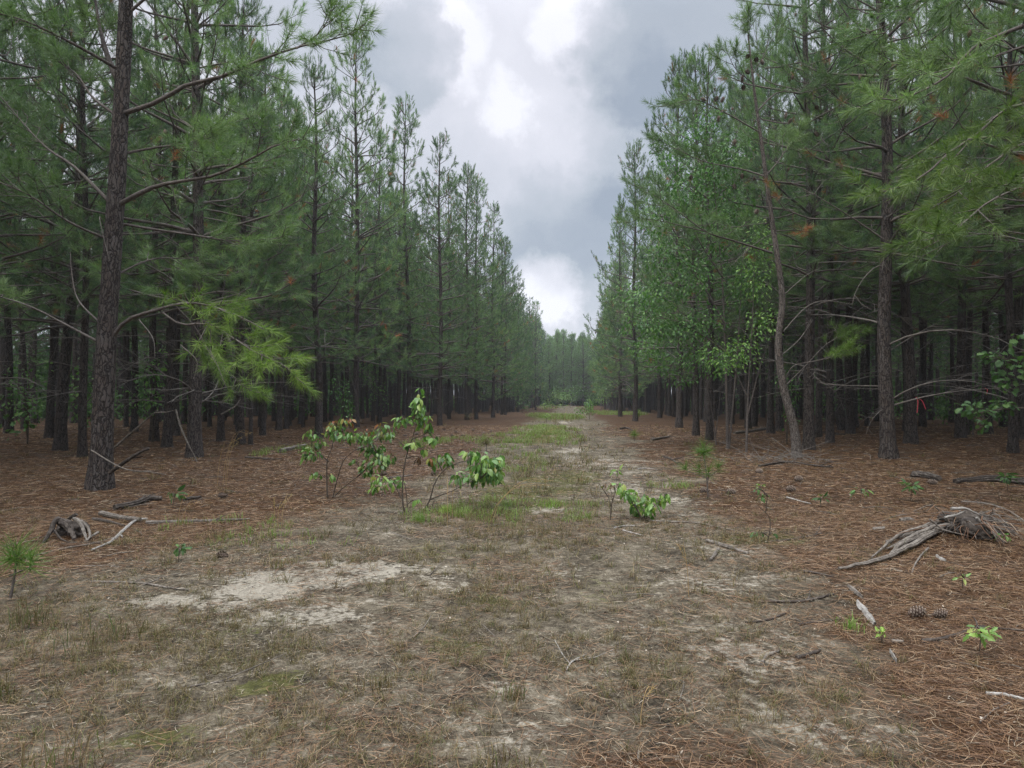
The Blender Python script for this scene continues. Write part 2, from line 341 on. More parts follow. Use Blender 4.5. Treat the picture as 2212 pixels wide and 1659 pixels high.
bp = m.n('ShaderNodeBump', {'Height': m.math('ADD', m.math('MULTIPLY', nB, .7), m.math('MULTIPLY', nC, .4)), 'Strength': .9, 'Distance': .03})
FLOOR = m.end(m.n('ShaderNodeBsdfPrincipled', {'Base Color': c, 'Roughness': 1.0, 'Specular IOR Level': .1, 'Normal': bp.outputs[0]}))
ground = tag(gm.build('ground', FLOOR), kind='structure')
for k, v in zip(('litter', 'sand', 'moss'), masks(X, Y)):
    at_ = ground.data.attributes.new(k, 'FLOAT', 'POINT'); at_.data.foreach_set('value', np.asarray(v, np.float32).ravel())

# ---------------------------------------------------------------- pines
def needles(mb, P, D_, Ln, n, nl, w, mat, a0=62, a1=18, droop=.12):
    """n needles on each shoot: thin tapering blades round the shoot, pointing forward"""
    Sn = len(P)
    if Sn == 0: return
    P = np.repeat(P, n, 0); D_ = np.repeat(D_, n, 0); Ln = np.repeat(Ln, n)
    K = len(P); t = rng.random(K)**.8
    ref = np.where(np.abs(D_[:, 2:3]) < .85, np.array([[0, 0, 1.]]), np.array([[1., 0, 0]]))
    u = nrm(np.cross(D_, ref)); v = np.cross(D_, u); ph = rng.random(K)*2*pi
    a = np.radians(a0+(a1-a0)*t+rng.normal(0, 9, K))
    d = D_*np.cos(a)[:, None]+(u*np.cos(ph)[:, None]+v*np.sin(ph)[:, None])*np.sin(a)[:, None]
    d[:, 2] -= droop*rng.random(K); d = nrm(d)
    b = P+D_*(Ln*t)[:, None]; l = nl*rng.uniform(.7, 1.1, K)
    wv = nrm(np.cross(d, rng.normal(size=(K, 3))))*(w/2)
    V = np.stack([b-wv, b+wv, b+d*l[:, None]], 1)
    mb.add(V, np.arange(K*3).reshape(-1, 3), mat, False)
def foliate(path, r, start=.35, nsub=6, sublen=.4, up=.35, flat=False):
    """side shoots of one limb: returns sub-branch paths, radii, shoots"""
    K = len(path); L_ = np.linalg.norm(np.diff(path, axis=0), axis=1).sum()
    subs, sh = [], []
    for i in range(nsub):
        s_ = start+(1-start)*(i+rng.uniform(.1, .9))/nsub
        f = s_*(K-1); k = min(int(f), K-2); p = path[k]+(path[k+1]-path[k])*(f-k); t = nrm(path[k+1]-path[k])
        side = (1 if i % 2 else -1)
        h = nrm(np.cross(t, [0, 0, 1.])+1e-6)
        ang = radians(rng.uniform(28, 62)); roll = rng.normal(0, .45)
        d = t*cos(ang)+(h*side*cos(roll)+np.array([0, 0, 1.])*sin(roll))*sin(ang)
        l = sublen*rng.uniform(.55, 1.2)*(1.15-.55*s_)
        d2 = nrm(d+np.array([0, 0, up*rng.uniform(.2, 1.4)]))
        m_ = p+d*l*.5; e_ = m_+d2*l*.5
        subs.append(np.array([p, m_, e_]))
        sh.append((e_-d2*.10, d2, .24))
        if l > .25 and rng.random() < .6: sh.append((m_-nrm(d)*.05, nrm(d+rng.normal(0, .35, 3)), .2))
        if l > .4:
            d3 = nrm(d2+rng.normal(0, .6, 3))
        if l > .6 and rng.random() < .5: sh.append((m_+d2*l*.2, d3, .24))
    t = nrm(path[-1]-path[-2]); d = nrm(t+np.array([0, 0, up]))
    sh.append((path[-1]-t*.18, d, .36))
    return subs, sh
LOD = {'limb': (60, .19, .0075, 6), 'near': (84, .205, .0056, 6), 'mid': (46, .215, .0112, 4), 'far': (22, .235, .021, 3), 'mass': (8, .30, .06, 3)}
def limb_paths(H, zc, Lmax, seed, dens=1.0, side_bias=None):
    r = np.random.default_rng(seed); out = []
    z = zc
    while z < H-.5:
        t = (z-zc)/(H-zc); n = r.integers(4, 7) if t < .6 else r.integers(3, 6)
        base = r.random()*2*pi
        for i in range(int(round(n*dens))):
            az = base+i*2*pi/n+r.normal(0, .3)
            L_ = Lmax*(.10+.90*(1-t)**.85)*(.6+.4*min(1, t*4+.4))*r.uniform(.5, 1.25)+.28
            el = radians(8+34*t+r.normal(0, 10))
            p = np.array([0, 0, z+r.normal(0, .08)]); path = [p]; curve = radians(r.uniform(25, 62))
            for k in range(5):
                e2 = el+curve*(k/4)**2.2-radians(12)*sin(k/4*pi)*(1-t); az += r.normal(0, .07)
                p = p+np.array([cos(az)*cos(e2), sin(az)*cos(e2), sin(e2)])*L_/5; path.append(p)
            out.append((np.array(path), L_, t))
        z += r.uniform(.6, 1.05)*(1-.2*t)
    return out
def trunk_path(H, wob, seed, n):
    z = np.linspace(-.15, H, n); r = np.random.default_rng(seed); a, b, c_ = r.random(3)*6.28
    k = wob*np.minimum(1, np.maximum(z, 0)/3)
    return np.stack([k*np.sin(z*.55+a), k*np.sin(z*.43+b), z], -1)
def pine_meshes(seed, H, zc, r0, Lmax, lod, wob=.06, dens=1.0, ndead=0, mats=None, extra=None, crown_mats=None):
    nn, nl, w, sides = LOD[lod]
    tp = trunk_path(H, wob, seed, {'near': 70, 'mid': 26, 'far': 12, 'mass': 7}[lod]); z = tp[:, 2]
    R = r0*np.clip(1-np.maximum(z, 0)/H, 0, 1)**.75*.97+.012
    R = R*(1+.45*np.exp(-np.maximum(z, 0)/.28))
    tm = MB(); tm.tubes(tp, R, {'near': 18, 'mid': 9, 'far': 6, 'mass': 5}[lod], 0, bump=.10 if lod == 'near' else .06)
    def tpos(zz): return np.array([np.interp(zz, z, tp[:, 0]), np.interp(zz, z, tp[:, 1]), 0])
    cm = MB(); subs, sh = [], []; paths, rad = [], []
    for path, L_, t in limb_paths(H, zc, Lmax, seed+1, dens):
        path = path+tpos(path[0, 2]); rb = .008+.011*L_*(1 if lod in ('near', 'mid') else 1.2)
        paths.append(path); rad.append(np.linspace(rb, .005, len(path)))
        s_, h_ = foliate(path, rb, .45 if L_ > 1.2 else .2, int(3+L_*2.3), .26+.20*L_, .35+1.2*t)
        subs += s_; sh += h_
    d = np.array([0, 0, 1.]); top = tp[-1]
    for k in range(2): sh.append((top-d*(.05+.30*k), d, .42))
    for k in range(5):
        a = k*1.26+rng.normal(0, .2); q = tpos(H-.9)+np.array([0, 0, H-.75-.1*k]); o_ = np.array([cos(a), sin(a), 1.1])*rng.uniform(.25, .42); d_ = np.array([0, 0, 1.]); paths.append(np.array([q+o_*u for u in (0, .3, .55, .75, .9)]+[q+o_*.95+d_*.1])); rad.append(np.linspace(.009, .005, 6))
        sh.append((q+o_*.8, nrm(o_*.5+d_), .3)); sh.append((q+o_*.9+d_*.18, d_, .42))
    if lod == 'mass': paths = [p_[::5] for p_ in paths]; rad = [q_[::5] for q_ in rad]; sh = [h_ for h_ in sh if rng.random() < .4]
    cm.tubes(np.array(paths), np.array(rad), {'near': 6, 'mid': 4}.get(lod, 3), 0)
    if lod != 'mass': cm.tubes(np.array(subs), np.tile(np.array([.007, .005, .004]), (len(subs), 1)), 3, 0)
    pos = np.array([a[0] for a in sh]); dr = np.array([a[1] for a in sh]); ln = np.array([a[2] for a in sh]); tone = rng.random(len(sh)); cnd = dr[:, 2] > .78
    for mi, lo, hi in ((1, .3, .78), (2, -1, .3), (3, .78, .985), (4, .985, 2)):
        for c_, kw, f_ in ((True, dict(a0=48, a1=14, droop=.02), .72), (False, dict(a0=84, a1=18), 1.)):
            k = (tone > lo) & (tone <= hi) & (cnd == c_); needles(cm, pos[k], dr[k], ln[k], nn, nl*f_, w, mi, **kw)
    if lod in ('near', 'mid'):
        for k in rng.integers(0, len(subs), 16):
            q = subs[k][1]; e_ = q+np.array([rng.normal(0, .03), rng.normal(0, .03), -.12]); cm.tubes(np.array([q, q*.7+e_*.3, q*.35+e_*.65, e_]), np.array([.012, .04, .034, .006]), 7, 5)
    return tm.mesh('trunk', [mats or BARK]), cm.mesh('crown', crown_mats or [LIMB, NEEDLE, NEEDLE_DARK, NEEDLE_LIGHT, NEEDLE_DEAD, CONE])
def dead_branch_mesh(seed, L_, r=.011, twigs=5):
    g = np.random.default_rng(seed); b = MB(); p = np.zeros(3); az = 0.; el = radians(g.uniform(-8, 38)); path = [p]
    bend = radians(g.uniform(-70, 10))
    for k in range(7):
        az += g.normal(0, .16); e2 = el+bend*(k/6)
        p = p+np.array([cos(az)*cos(e2), sin(az)*cos(e2), sin(e2)])*L_/7; path.append(p)
    path = np.array(path); b.tubes(path, np.linspace(r, .0035, 8), 5)
    for i in range(twigs):
        k = g.integers(2, 7); d = nrm(path[k]-path[k-1]); d = nrm(d+g.normal(0, .55, 3)); l = L_*g.uniform(.15, .4)
        m_ = path[k]+d*l*.5; b.tubes(np.array([path[k], m_, m_+nrm(d+g.normal(0, .35, 3))*l*.5]), np.array([.0055, .004, .0025]), 4)
    return b.mesh('dead_branch', [DEADWOOD])
DEAD = [dead_branch_mesh(900+i, 1.0+.16*i, .0085+.0012*i, 3+i % 4) for i in range(9)]
VAR = {
 'near': [pine_meshes(s, 17, 3.5, .165, 3.3, 'near', .07, 1.15) for s in (1, 2, 3)],
 'nearhi': [pine_meshes(s, 17, 4.8, .155, 3.0, 'near', .08, 1.25) for s in (6, 7)],
 'mid': [pine_meshes(s, 17.3, 2.9, .16, 3.3, 'mid', .08, 1.15) for s in (11, 12, 13, 14)],
 'midhi': [pine_meshes(s, 16.8, 5.0, .15, 2.9, 'mid', .08, 1.3) for s in (15, 16, 17)],
 'far': [pine_meshes(s, 17, 2.3, .16, 3.2, 'far', .08, 1.15) for s in (21, 22, 23)],
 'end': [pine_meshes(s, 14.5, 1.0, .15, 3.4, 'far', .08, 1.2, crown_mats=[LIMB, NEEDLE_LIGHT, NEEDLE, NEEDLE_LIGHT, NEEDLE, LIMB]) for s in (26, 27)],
 'farhi': [pine_meshes(s, 16.5, 3.6, .15, 2.8, 'far', .08, 1.0) for s in (24, 25)],
}
PINES = []; NT = [0]
GRP = 'plantation pines beside the track'
def pine(x, y, label, kind=None, sc=1.0, girth=1.0, rx=0., ry=0., ndead=None, var=None, rz=None, group=GRP):
    dist = math.hypot(x, y); edge = laneL(y)-.8 < x < laneR(y)+1.6
    k = kind or ('near' if dist < 24 else 'mid' if dist < 52 else 'far')
    if not kind and not edge: k += 'hi'
    i = NT[0]; NT[0] += 1
    tm, cm = VAR[k][(i if var is None else var) % len(VAR[k])]
    rz = rng.random()*6.28 if rz is None else rz
    e_ = empty('pine_tree', (x, y, float(gz(x, y))-.03), label, 'pine tree', group, rz, sc, rx, ry)
    t = link('trunk', tm, e_); t.scale = (girth*.9, girth*.9, 1); link('crown', cm, e_)
    if ndead is None: ndead = 15 if dist < 30 else 7 if dist < 45 else 0
    for q in range(ndead):
        zz = rng.uniform(1.2, 6.6); d = link('dead_branch', DEAD[rng.integers(0, len(DEAD))], e_)
        d.location = (0, 0, zz/sc); d.rotation_euler = (0, 0, rng.random()*6.28); s_ = rng.uniform(.7, 1.7); d.scale = (s_, s_, s_)
    PINES.append((x, y)); return e_
# pines one can point at: (px, py of the foot, lean, girth, scale, label)
HAND_L = [
 (420, 988, 0, 1.0, 1.0, 'tall straight pine second from the left front corner of the stand, grey plated bark', 'near'),
 (130, 973, 3, .95, .98, 'pine leaning slightly right behind the thick near pine, at the left edge of the photo', 'near'),
 (107, 940, 2, .95, 1, 'dark pine just behind the leaning pine at the left edge', None),
 (18, 936, 0, 1, 1, 'pine trunk cut by the left edge of the photo', None),
 (290, 933, 0, .95, .97, 'dark pine trunk directly right of the thick near pine, further back', None),
 (333, 953, 0, .95, .95, 'left one of two close pine trunks between the two grey front pines', None),
 (360, 966, 2, .9, .97, 'right one of two close pine trunks between the two grey front pines', None),
 (397, 916, 0, .9, 1, 'shaded pine trunk far behind and just left of the straight grey front pine', None),
 (477, 953, 0, .9, .86, 'pine trunk just right of the straight grey front pine, under the bright drooping branch', None),
 (520, 960, 0, 1.05, .80, 'stout pine trunk below the tip of the bright drooping branch', None),
 (541, 961, 0, .6, .68, 'thin pine stem touching the stout trunk below the bright drooping branch', None),
 (567, 940, 0, .9, .84, 'pine trunk behind the tip of the bright drooping branch', None),
 (618, 926, 0, .85, .88, 'slim dark pine between the bright drooping branch and the bushy persimmon sapling', None),
 (655, 923, 0, .6, .85, 'thinnest pine pole left of the persimmon saplings', None),
 (688, 946, -1, 1.1, .76, 'slightly leaning pine standing behind the left persimmon sapling', 'near'),
 (769, 924, 0, .9, 1.03, 'tallest pine of the left row, spire with open side limbs behind the persimmon saplings', 'mid'),
 (820, 913, 0, .85, .95, 'pine trunk right of the tall spire pine in the left row', None),
 (884, 914, -1, .95, 1.0, 'pine trunk rising behind the topmost leaves of the tall persimmon sapling', None),
 (950, 920, 0, 1.0, .80, 'pine of the left row above the low broad leaved bush', None),
 (970, 905, 0, .75, .92, 'slim pine set back in the left row, above the low broad leaved bush', None),
 (1009, 907, 0, .95, .91, 'thick pine at the middle of the left row, shrub at its foot', None),
 (1029, 906, 0, .85, .89, 'pine standing close right of the thick pine of the left row', None),
 (1065, 902, 0, .98, .87, 'pine with long clear trunk towards the far end of the left row', None),
 (1084, 896, 0, .8, .91, 'left one of a close pair of pines near the far end of the left row', None),
 (1092, 896, 0, .8, .88, 'right one of a close pair of pines near the far end of the left row', None),
 (1119, 890, 0, .9, .89, 'pine last but one in the left row before the bend', None),
 (1157, 886, 0, .9, .86, 'last pine of the left row before the bend', None)]
HAND_R = [
 (1340, 900, 0, 1, .95, 'pine beside the round green bush at the far end of the right row', None),
 (1372, 910, 0, 1, .93, 'pine of the right row standing forward, second from the round green bush', None),
 (1394, 893, 0, .9, .95, 'pine set back between the two far pines of the right row', None),
 (1425, 903, 0, 1, .98, 'pine left of a close pair in the far right row', None),
 (1440, 896, 0, .9, 1, 'pine right of a close pair in the far right row', None),
 (1467, 924, 0, 1, .97, 'tapering pine at the front of the right row with a flared foot', 'mid'),
 (1503, 941, 0, 1, .82, 'pine trunk in front of the leafy hardwoods, left of two', 'midhi'),
 (1533, 951, 0, 1.1, .74, 'pine trunk in front of the leafy hardwoods, right of two', 'midhi'),
 (1665, 936, 0, 1.05, .86, 'dark pine just left of the crooked leaning pine, set back', None),
 (1748, 971, 0, .95, 1, 'straight dark pine directly behind the crooked leaning pine', 'nearhi'),
 (1797, 913, 0, .9, 1, 'dim pine trunk far behind, right of the crooked leaning pine', None),
 (1837, 937, 0, 1, 1, 'left one of two dark pines almost touching, right of the crooked pine', 'nearhi'),
 (1848, 923, 0, .85, 1, 'right one of two dark pines almost touching, right of the crooked pine', None),
 (1893, 910, 0, .9, 1, 'dim pine trunk deep behind the broad pine of the right front', None),
 (1920, 990, -.6, 1.12, 1.02, 'broad pine at the right front with rough grey bark and bare side limbs', 'nearhi'),
 (1967, 958, -1, 1.12, 1, 'pine with pink tape tied to it, right of the broad front pine', 'nearhi'),
 (1998, 903, 0, .9, 1, 'dim pine trunk deep behind the pine with pink tape', None),
 (2055, 913, 0, .9, .97, 'dim pine trunk behind and left of the straight pine near the right edge', None),
 (2075, 947, 0, 1, 1, 'straight pine with bare ascending limbs near the right edge of the photo', 'nearhi'),
 (2135, 937, 0, .9, 1, 'reddish pine with red tape near the right edge of the photo', 'nearhi'),
 (2172, 913, 0, .9, 1, 'dim pine trunk between the red taped pine and the right edge', None),
 (2204, 948, 0, 1.1, 1.02, 'pine trunk cut by the right edge of the photo', 'nearhi')]
for px, py, lean, girth, sc, lab, kd in HAND_L+HAND_R:
    p = G(px, py); pine(p[0], p[1], lab, kd, sc, girth, 0, 0).rotation_euler.y = 0
    if lean: bpy.context.scene.objects[-1]
    PINES[-1] = (p[0], p[1], lean)
# leans are given about the view axis
roots = [o for o in COL.objects if o.type == 'EMPTY' and o.name.startswith('pine_tree')]
from mathutils import Matrix
for o, (_, _, lean) in zip(roots, PINES):
    if lean:
        e_ = (Matrix.Rotation(radians(lean), 3, 'Y') @ o.rotation_euler.to_matrix()).to_euler(); o.rotation_euler = e_
PINES = [p[:2] for p in PINES]
HANDS = list(PINES)
L1 = G(216, 1056); PINES.append((L1[0], L1[1]))
LEAN = G(1722, 988); PINES.append((LEAN[0], LEAN[1]))
R0 = (6.9, 8.3); PINES.append(R0)

# the rest of the plantation: planted rows, jittered
cand = []
for side in (-1, 1):
    for row in range(0, 13):
        for k in range(-3, 66):
            y = 1.5+k*2.35+rng.normal(0, .3)+(row % 2)*1.1
            x = (laneL(y)-.2-row*2.9 if side < 0 else laneR(y)+.3+row*2.9)+rng.normal(0, .35)
            cand.append((x, y, row, side))
for k in range(170):       # the stand that closes the far end
    y = rng.uniform(130, 172); x = rng.uniform(laneL(y)-3, laneR(y)+5); cand.append((x, y, 0, 0))
fill = []
for x, y, row, side in cand:
    if side < 0 and row >= 4 and y < 45 and rng.random() < .5: continue
    if y < 3 or (row == 0 and side and y < 70) or y > 160 and side: continue
    if side < 0 and (y < 14 and x > -9.5 or y < 9): continue
    if side > 0 and (y < 18 and x < 8.0+.1*y or y < 9 or (19 < y < 34 and x < 9.2)): continue
    if any((x-a)**2+(y-b)**2 < (1.75 if y < 60 else 1.3)**2 for a, b in PINES): continue
    ang = abs(x)/y
    if ang > 1.15+4.0/y: continue
    vis = math.hypot(x, y)*(1+row*.22)-(0 if side else 75)+(1000 if ang > .74+3.0/y else 0)
    fill.append((vis, x, y, row, side)); PINES.append((x, y))
fill.sort()
MAXI = 300-len(HANDS)-3
for vis, x, y, row, side in fill[:MAXI]:
    if side == 0: lab = 'pine of the distant stand that closes the end of the track'
    elif row <= 1: lab = 'pine of the front rows of the %s stand, far along the track' % ('left' if side < 0 else 'right')
    elif y < 32: lab = 'dark slender pine in the shade inside the %s stand, near half' % ('left' if side < 0 else 'right')
    else: lab = 'pine deep inside the %s stand, distant half, seen between other trunks' % ('left' if side < 0 else 'right')
    pine(x, y, lab, 'end' if side == 0 else None, rng.uniform(.80, .90) if side < 0 and row <= 3 else rng.uniform(.86, 1.0) if side < 0 else rng.uniform(.9, 1.04), rng.uniform(.72, 1.05), rng.normal(0, .012), rng.normal(0, .012), ndead=12 if vis < 34 else 6 if vis < 48 else 0)
# everything behind those reads as one mass of far woods
mass = MB(); proto = [pine_meshes(s, 16.6, 4.6 if s % 2 else 3.4, .15, 2.4, 'mass', .08) for s in (31, 32, 33, 34)]
pv = []
for tm, cm in proto:
    for me in (tm, cm):
        v = np.empty(len(me.vertices)*3, np.float32); me.vertices.foreach_get('co', v); v = v.reshape(-1, 3)
        li = np.empty(len(me.loops), np.int32); me.loops.foreach_get('vertex_index', li)
        lt = np.empty(len(me.polygons), np.int32); me.polygons.foreach_get('loop_total', lt)
        ls = np.empty(len(me.polygons), np.int32); me.polygons.foreach_get('loop_start', ls)
        q = ls[lt == 4]; t3 = ls[lt == 3]
        pv.append((v, li[q[:, None]+np.arange(4)] if len(q) else None, li[t3[:, None]+np.arange(3)] if len(t3) else None))
extra = [(0, rng.uniform(-75, -26), rng.uniform(-8, 10), 0, 0) for _ in range(60)]+[(0, rng.uniform(22, 75), rng.uniform(-8, 10), 0, 0) for _ in range(60)]
extra += [(0, -10.5-2.9*i+rng.normal(0, .4), 7-2.6*j+rng.normal(0, .4), 0, 0) for i in range(5) for j in range(5)]
extra += [(0, 11.5+2.9*i+rng.normal(0, .4), 6-2.6*j+rng.normal(0, .4), 0, 0) for i in range(5) for j in range(5)]
nmass = 0
for _, x, y, row, side in fill[MAXI:]+extra:
    k = rng.integers(0, 4); a = rng.random()*6.28; s_ = rng.uniform(.9, 1.06); R = np.array([[cos(a), -sin(a), 0], [sin(a), cos(a), 0], [0, 0, 1]])*s_
    for j in (0, 1):
        v, q, t3 = pv[2*k+j]; w = v@R.T+np.array([x, y, float(gz(x, y))-.05])
        if j == 0: mass.add(w, q, 0)
        else:
            base = mass.n; mass.add(w, q, 1); mass.f.append((t3.astype(np.int64)+base, 2 if k % 2 else 3, False))
    nmass += 1
fw = mass.build('far_pine_woods', [BARK, LIMB, NEEDLE, NEEDLE_DARK])
tag(fw, 'mass of pines filling the depth of the stands behind the countable trees', 'woods', kind='stuff')
print('pines', len(HANDS), len(fill), 'mass', nmass)

# ---------------------------------------------------------------- pines with their own shape
def shoots(mb, sh, lod, mat=1, **kw):
    nn, nl, w, _ = LOD[lod]; nn = kw.pop('nn', nn); nl = kw.pop('nl', nl)
    needles(mb, np.array([a[0] for a in sh]), np.array([a[1] for a in sh]), np.array([a[2] for a in sh]), nn, nl, w, mat, **kw)
def own_limb(parent, org, pts, r0, r1=.005, fol=None, name='limb', mat=None):
    path = spline(np.array(pts)-org, 14); b = MB(); b.tubes(path, np.linspace(r0, r1, 14)*(1+.12*(rng.random(14)-.5)), 8, 0)
    subs, sh = [], []
    if fol:
        subs, sh = foliate(path, r0, fol.get('start', .4), fol.get('n', 10), fol.get('len', .6), fol.get('up', .3))
        more = []
        for sp in subs:
            if rng.random() < fol.get('second', .7):
                s2, h2 = foliate(np.array([sp[0], sp[1], sp[2]]), .006, .35, 2, .3, fol.get('up', .3)); more += s2; sh += h2
        subs += more
        b.tubes(np.array(subs), np.tile(np.array([.008, .006, .004]), (len(subs), 1)), 4, 0)
    o = b.build(name, mat or LIMB, parent)
    if sh:
        f = MB(); shoots(f, sh, 'limb', 0, nn=fol.get('nn', 64), nl=fol.get('nl', .19), droop=fol.get('droop', .2), a0=80, a1=20)
        f.build('needle_foliage', fol.get('mat', NEEDLE_BRIGHT), o)
    return o
# the thick pine at the left front
t1 = empty('pine_tree', L1, 'thickest nearest pine at left front, arching low limb with bright green needles', 'pine tree', GRP)
tm, cm = pine_meshes(77, 16.8, 8.4, .152, 2.9, 'near', .03, 1.0)
for nme, me in (('trunk', tm), ('crown', cm)): link(nme, me, t1).rotation_euler = (0, radians(2.5), 0)
Y1 = L1[1]
def Lp(*a): return [at(px, py, Y1+dy) for px, py, dy in a]
B = dict(mat=NEEDLE_BRIGHT, n=8, len=.5, up=.15, start=.3, nl=.21, droop=.22, second=.5, nn=56)
own_limb(t1, L1, Lp((226, 752, 0), (270, 695, -.1), (330, 672, -.3), (400, 655, -.5), (460, 662, -.6), (530, 690, -.7), (570, 712, -.75)), .035, .006, dict(B, n=9, len=.45))
own_limb(t1, L1, Lp((345, 670, -.3), (390, 700, -.5), (450, 700, -.7), (500, 728, -.9), (550, 760, -1.05), (600, 782, -1.2), (628, 800, -1.25)), .017, .006, dict(B, n=15, len=.6, start=.22, up=.05))
own_limb(t1, L1, Lp((380, 662, -.4), (420, 705, -.2), (450, 755, -.1), (490, 800, -.1), (525, 835, -.2)), .012, .005, dict(B, n=9, len=.5, up=-.05))
G_ = dict(mat=NEEDLE, n=12, len=.7, up=.35, start=.4, nl=.19, droop=.2)
for pts, r, f in (
  (((224, 745, 0), (140, 700, .2), (60, 660, .3), (-40, 630, .5)), .024, dict(G_, start=.7, n=8)),
  (((228, 708, 0), (170, 650, .3), (155, 590, .5), (152, 545, .6)), .018, None),
  (((245, 448, 0), (330, 405, -.3), (400, 390, -.5), (460, 380, -.7), (530, 350, -.9), (600, 312, -1.1), (660, 300, -1.2)), .042, dict(G_, n=14, start=.35)),
  (((252, 250, 0), (340, 220, -.2), (400, 185, -.4), (480, 165, -.6), (560, 130, -.8), (650, 100, -.9), (740, 80, -1), (790, 50, -1)), .042, dict(G_, n=15, start=.4, len=.6)),
  (((640, 105, -.9), (690, 70, -.9), (720, 20, -.9)), .013, dict(G_, n=5, start=.2, len=.4)),
  (((252, 250, 0), (200, 210, .2), (165, 160, .4), (120, 130, .6)), .026, dict(G_, n=8)),
  (((240, 440, 0), (160, 360, .2), (90, 310, .4), (-10, 195, .6)), .032, dict(G_, n=12, start=.5)),
  (((250, 335, 0), (340, 318, .2), (410, 308, .4), (470, 280, .6)), .026, dict(G_, n=9)),
  (((244, 480, 0), (330, 495, .3), (420, 508, .6), (500, 520, .8), (600, 515, 1.0)), .024, dict(G_, n=11, start=.5)),
  (((262, 190, 0), (232, 120, .05), (212, 40, .1), (200, -60, .15)), .055, dict(G_, n=10, start=.25)),
  (((264, 40, 0), (310, 0, 0), (370, -50, 0)), .03, dict(G_, n=8)),
  (((240, 520, 0), (150, 480, -.6), (60, 420, -1.0), (-40, 380, -1.2)), .024, dict(G_, n=10)),
  (((256, 150, 0), (150, 90, -.8), (40, 40, -1.4), (-60, 20, -1.8)), .03, dict(G_, n=12)),
  (((238, 600, 0), (330, 560, .6), (430, 560, 1.0)), .02, dict(G_, n=7, start=.4))):
    own_limb(t1, L1, Lp(*pts), r, .006, f)
for pts in (((372, 402, -.4), (385, 460, -.3), (405, 500, -.2)), ((232, 500, 0), (215, 470, -.2), (235, 560, -.3)), ((300, 690, -.3), (330, 730, -.35), (335, 770, -.35)), ((456, 700, -.7), (455, 760, -.75), (470, 790, -.8), (488, 836, -.85)), ((390, 745, -.3), (425, 780, -.3), (418, 818, -.3))):
    own_limb(t1, L1, Lp(*pts), .009, .004, None, 'dead_branch', DEADWOOD)

# the crooked leaning pine on the right
t2 = empty('leaning_pine', LEAN, 'thin crooked pine leaning left over the track, hung with many dark cones', 'pine tree', GRP)
Y2 = LEAN[1]
def Qp(*a): return [at(px, py, Y2+(dy)) for px, py, dy in a]
axis_ = spline(np.array([LEAN+np.array([0, 0, -.1])]+Qp((1716, 930, 0), (1692, 835, 0), (1681, 745, 0), (1690, 650, 0), (1680, 560, 0), (1664, 450, 0), (1648, 330, 0), (1630, 200, 0), (1616, 75, 0)))-LEAN, 44)
tw = MB(); tw.tubes(axis_, np.linspace(.105, .02, 44)*(1+.5*np.exp(-np.linspace(0, 11, 44)/.35)), 14, 0, bump=.1)
LIMBS2 = []
for pts, r, f in (
  (((1668, 546, 0), (1578, 518, -.3), (1524, 500, -.5), (1448, 444, -.6), (1380, 400, -.7)), .03, dict(G_, n=12, start=.4)),
  (((1524, 500, -.5), (1440, 480, -.8), (1370, 468, -1.0)), .014, dict(G_, n=6, start=.3)),
  (((1650, 380, 0), (1600, 365, .2), (1524, 350, .4), (1478, 330, .5), (1420, 300, .6)), .022, dict(G_, n=10)),
  (((1652, 382, 0), (1680, 350, 0), (1700, 320, 0), (1730, 280, 0)), .018, dict(G_, n=7)),
  (((1656, 482, 0), (1620, 486, -.2), (1584, 490, -.4), (1540, 480, -.5)), .016, dict(G_, n=6)),
  (((1640, 285, 0), (1560, 240, -.2), (1500, 215, -.3), (1440, 230, -.4)), .02, dict(G_, n=10)),
  (((1636, 240, 0), (1680, 200, .2), (1740, 200, .4), (1800, 175, .5)), .02, dict(G_, n=9)),
  (((1668, 500, 0), (1730, 498, .3), (1800, 518, .6)), .016, dict(G_, n=6)),
  (((1628, 180, 0), (1590, 150, -.1), (1570, 110, -.2)), .012, dict(G_, n=6, start=.2)),
  (((1626, 160, 0), (1650, 120, .1), (1664, 70, .2)), .012, dict(G_, n=6, start=.2)),
  (((1618, 90, 0), (1615, 60, 0), (1613, 30, 0)), .008, dict(G_, n=6, start=.1, len=.3)),
  (((1697, 816, 0), (1715, 790, -.1), (1760, 780, -.2), (1800, 770, -.3), (1835, 745, -.4)), .014, dict(B, n=8, len=.4, start=.5, nn=60)),
  (((1700, 830, 0), (1740, 790, .2), (1790, 740, .4), (1850, 712, .5)), .012, dict(B, n=7, len=.4, start=.6, nn=60)),
  (((1690, 640, 0), (1740, 596, .1), (1780, 575, .2)), .012, None),
  (((1692, 716, 0), (1728, 676, 0), (1756, 655, -.1), (1790, 650, -.2), (1842, 658, -.3)), .014, None),
  (((1685, 770, 0), (1720, 740, .1), (1740, 715, .2), (1756, 690, .2)), .012, None),
  (((1680, 630, 0), (1655, 608, 0)), .01, None)):
    own_limb(t2, LEAN, Qp(*pts), r, .005, f, 'limb' if f else 'dead_branch', None if f else DEADWOOD)
    LIMBS2.append(spline(np.array(Qp(*pts))-LEAN, 20))
CONETIP = wood_mat('pine_cone_tips', (.14, .11, .085), (.22, .18, .145), (.32, .27, .225), 90.)
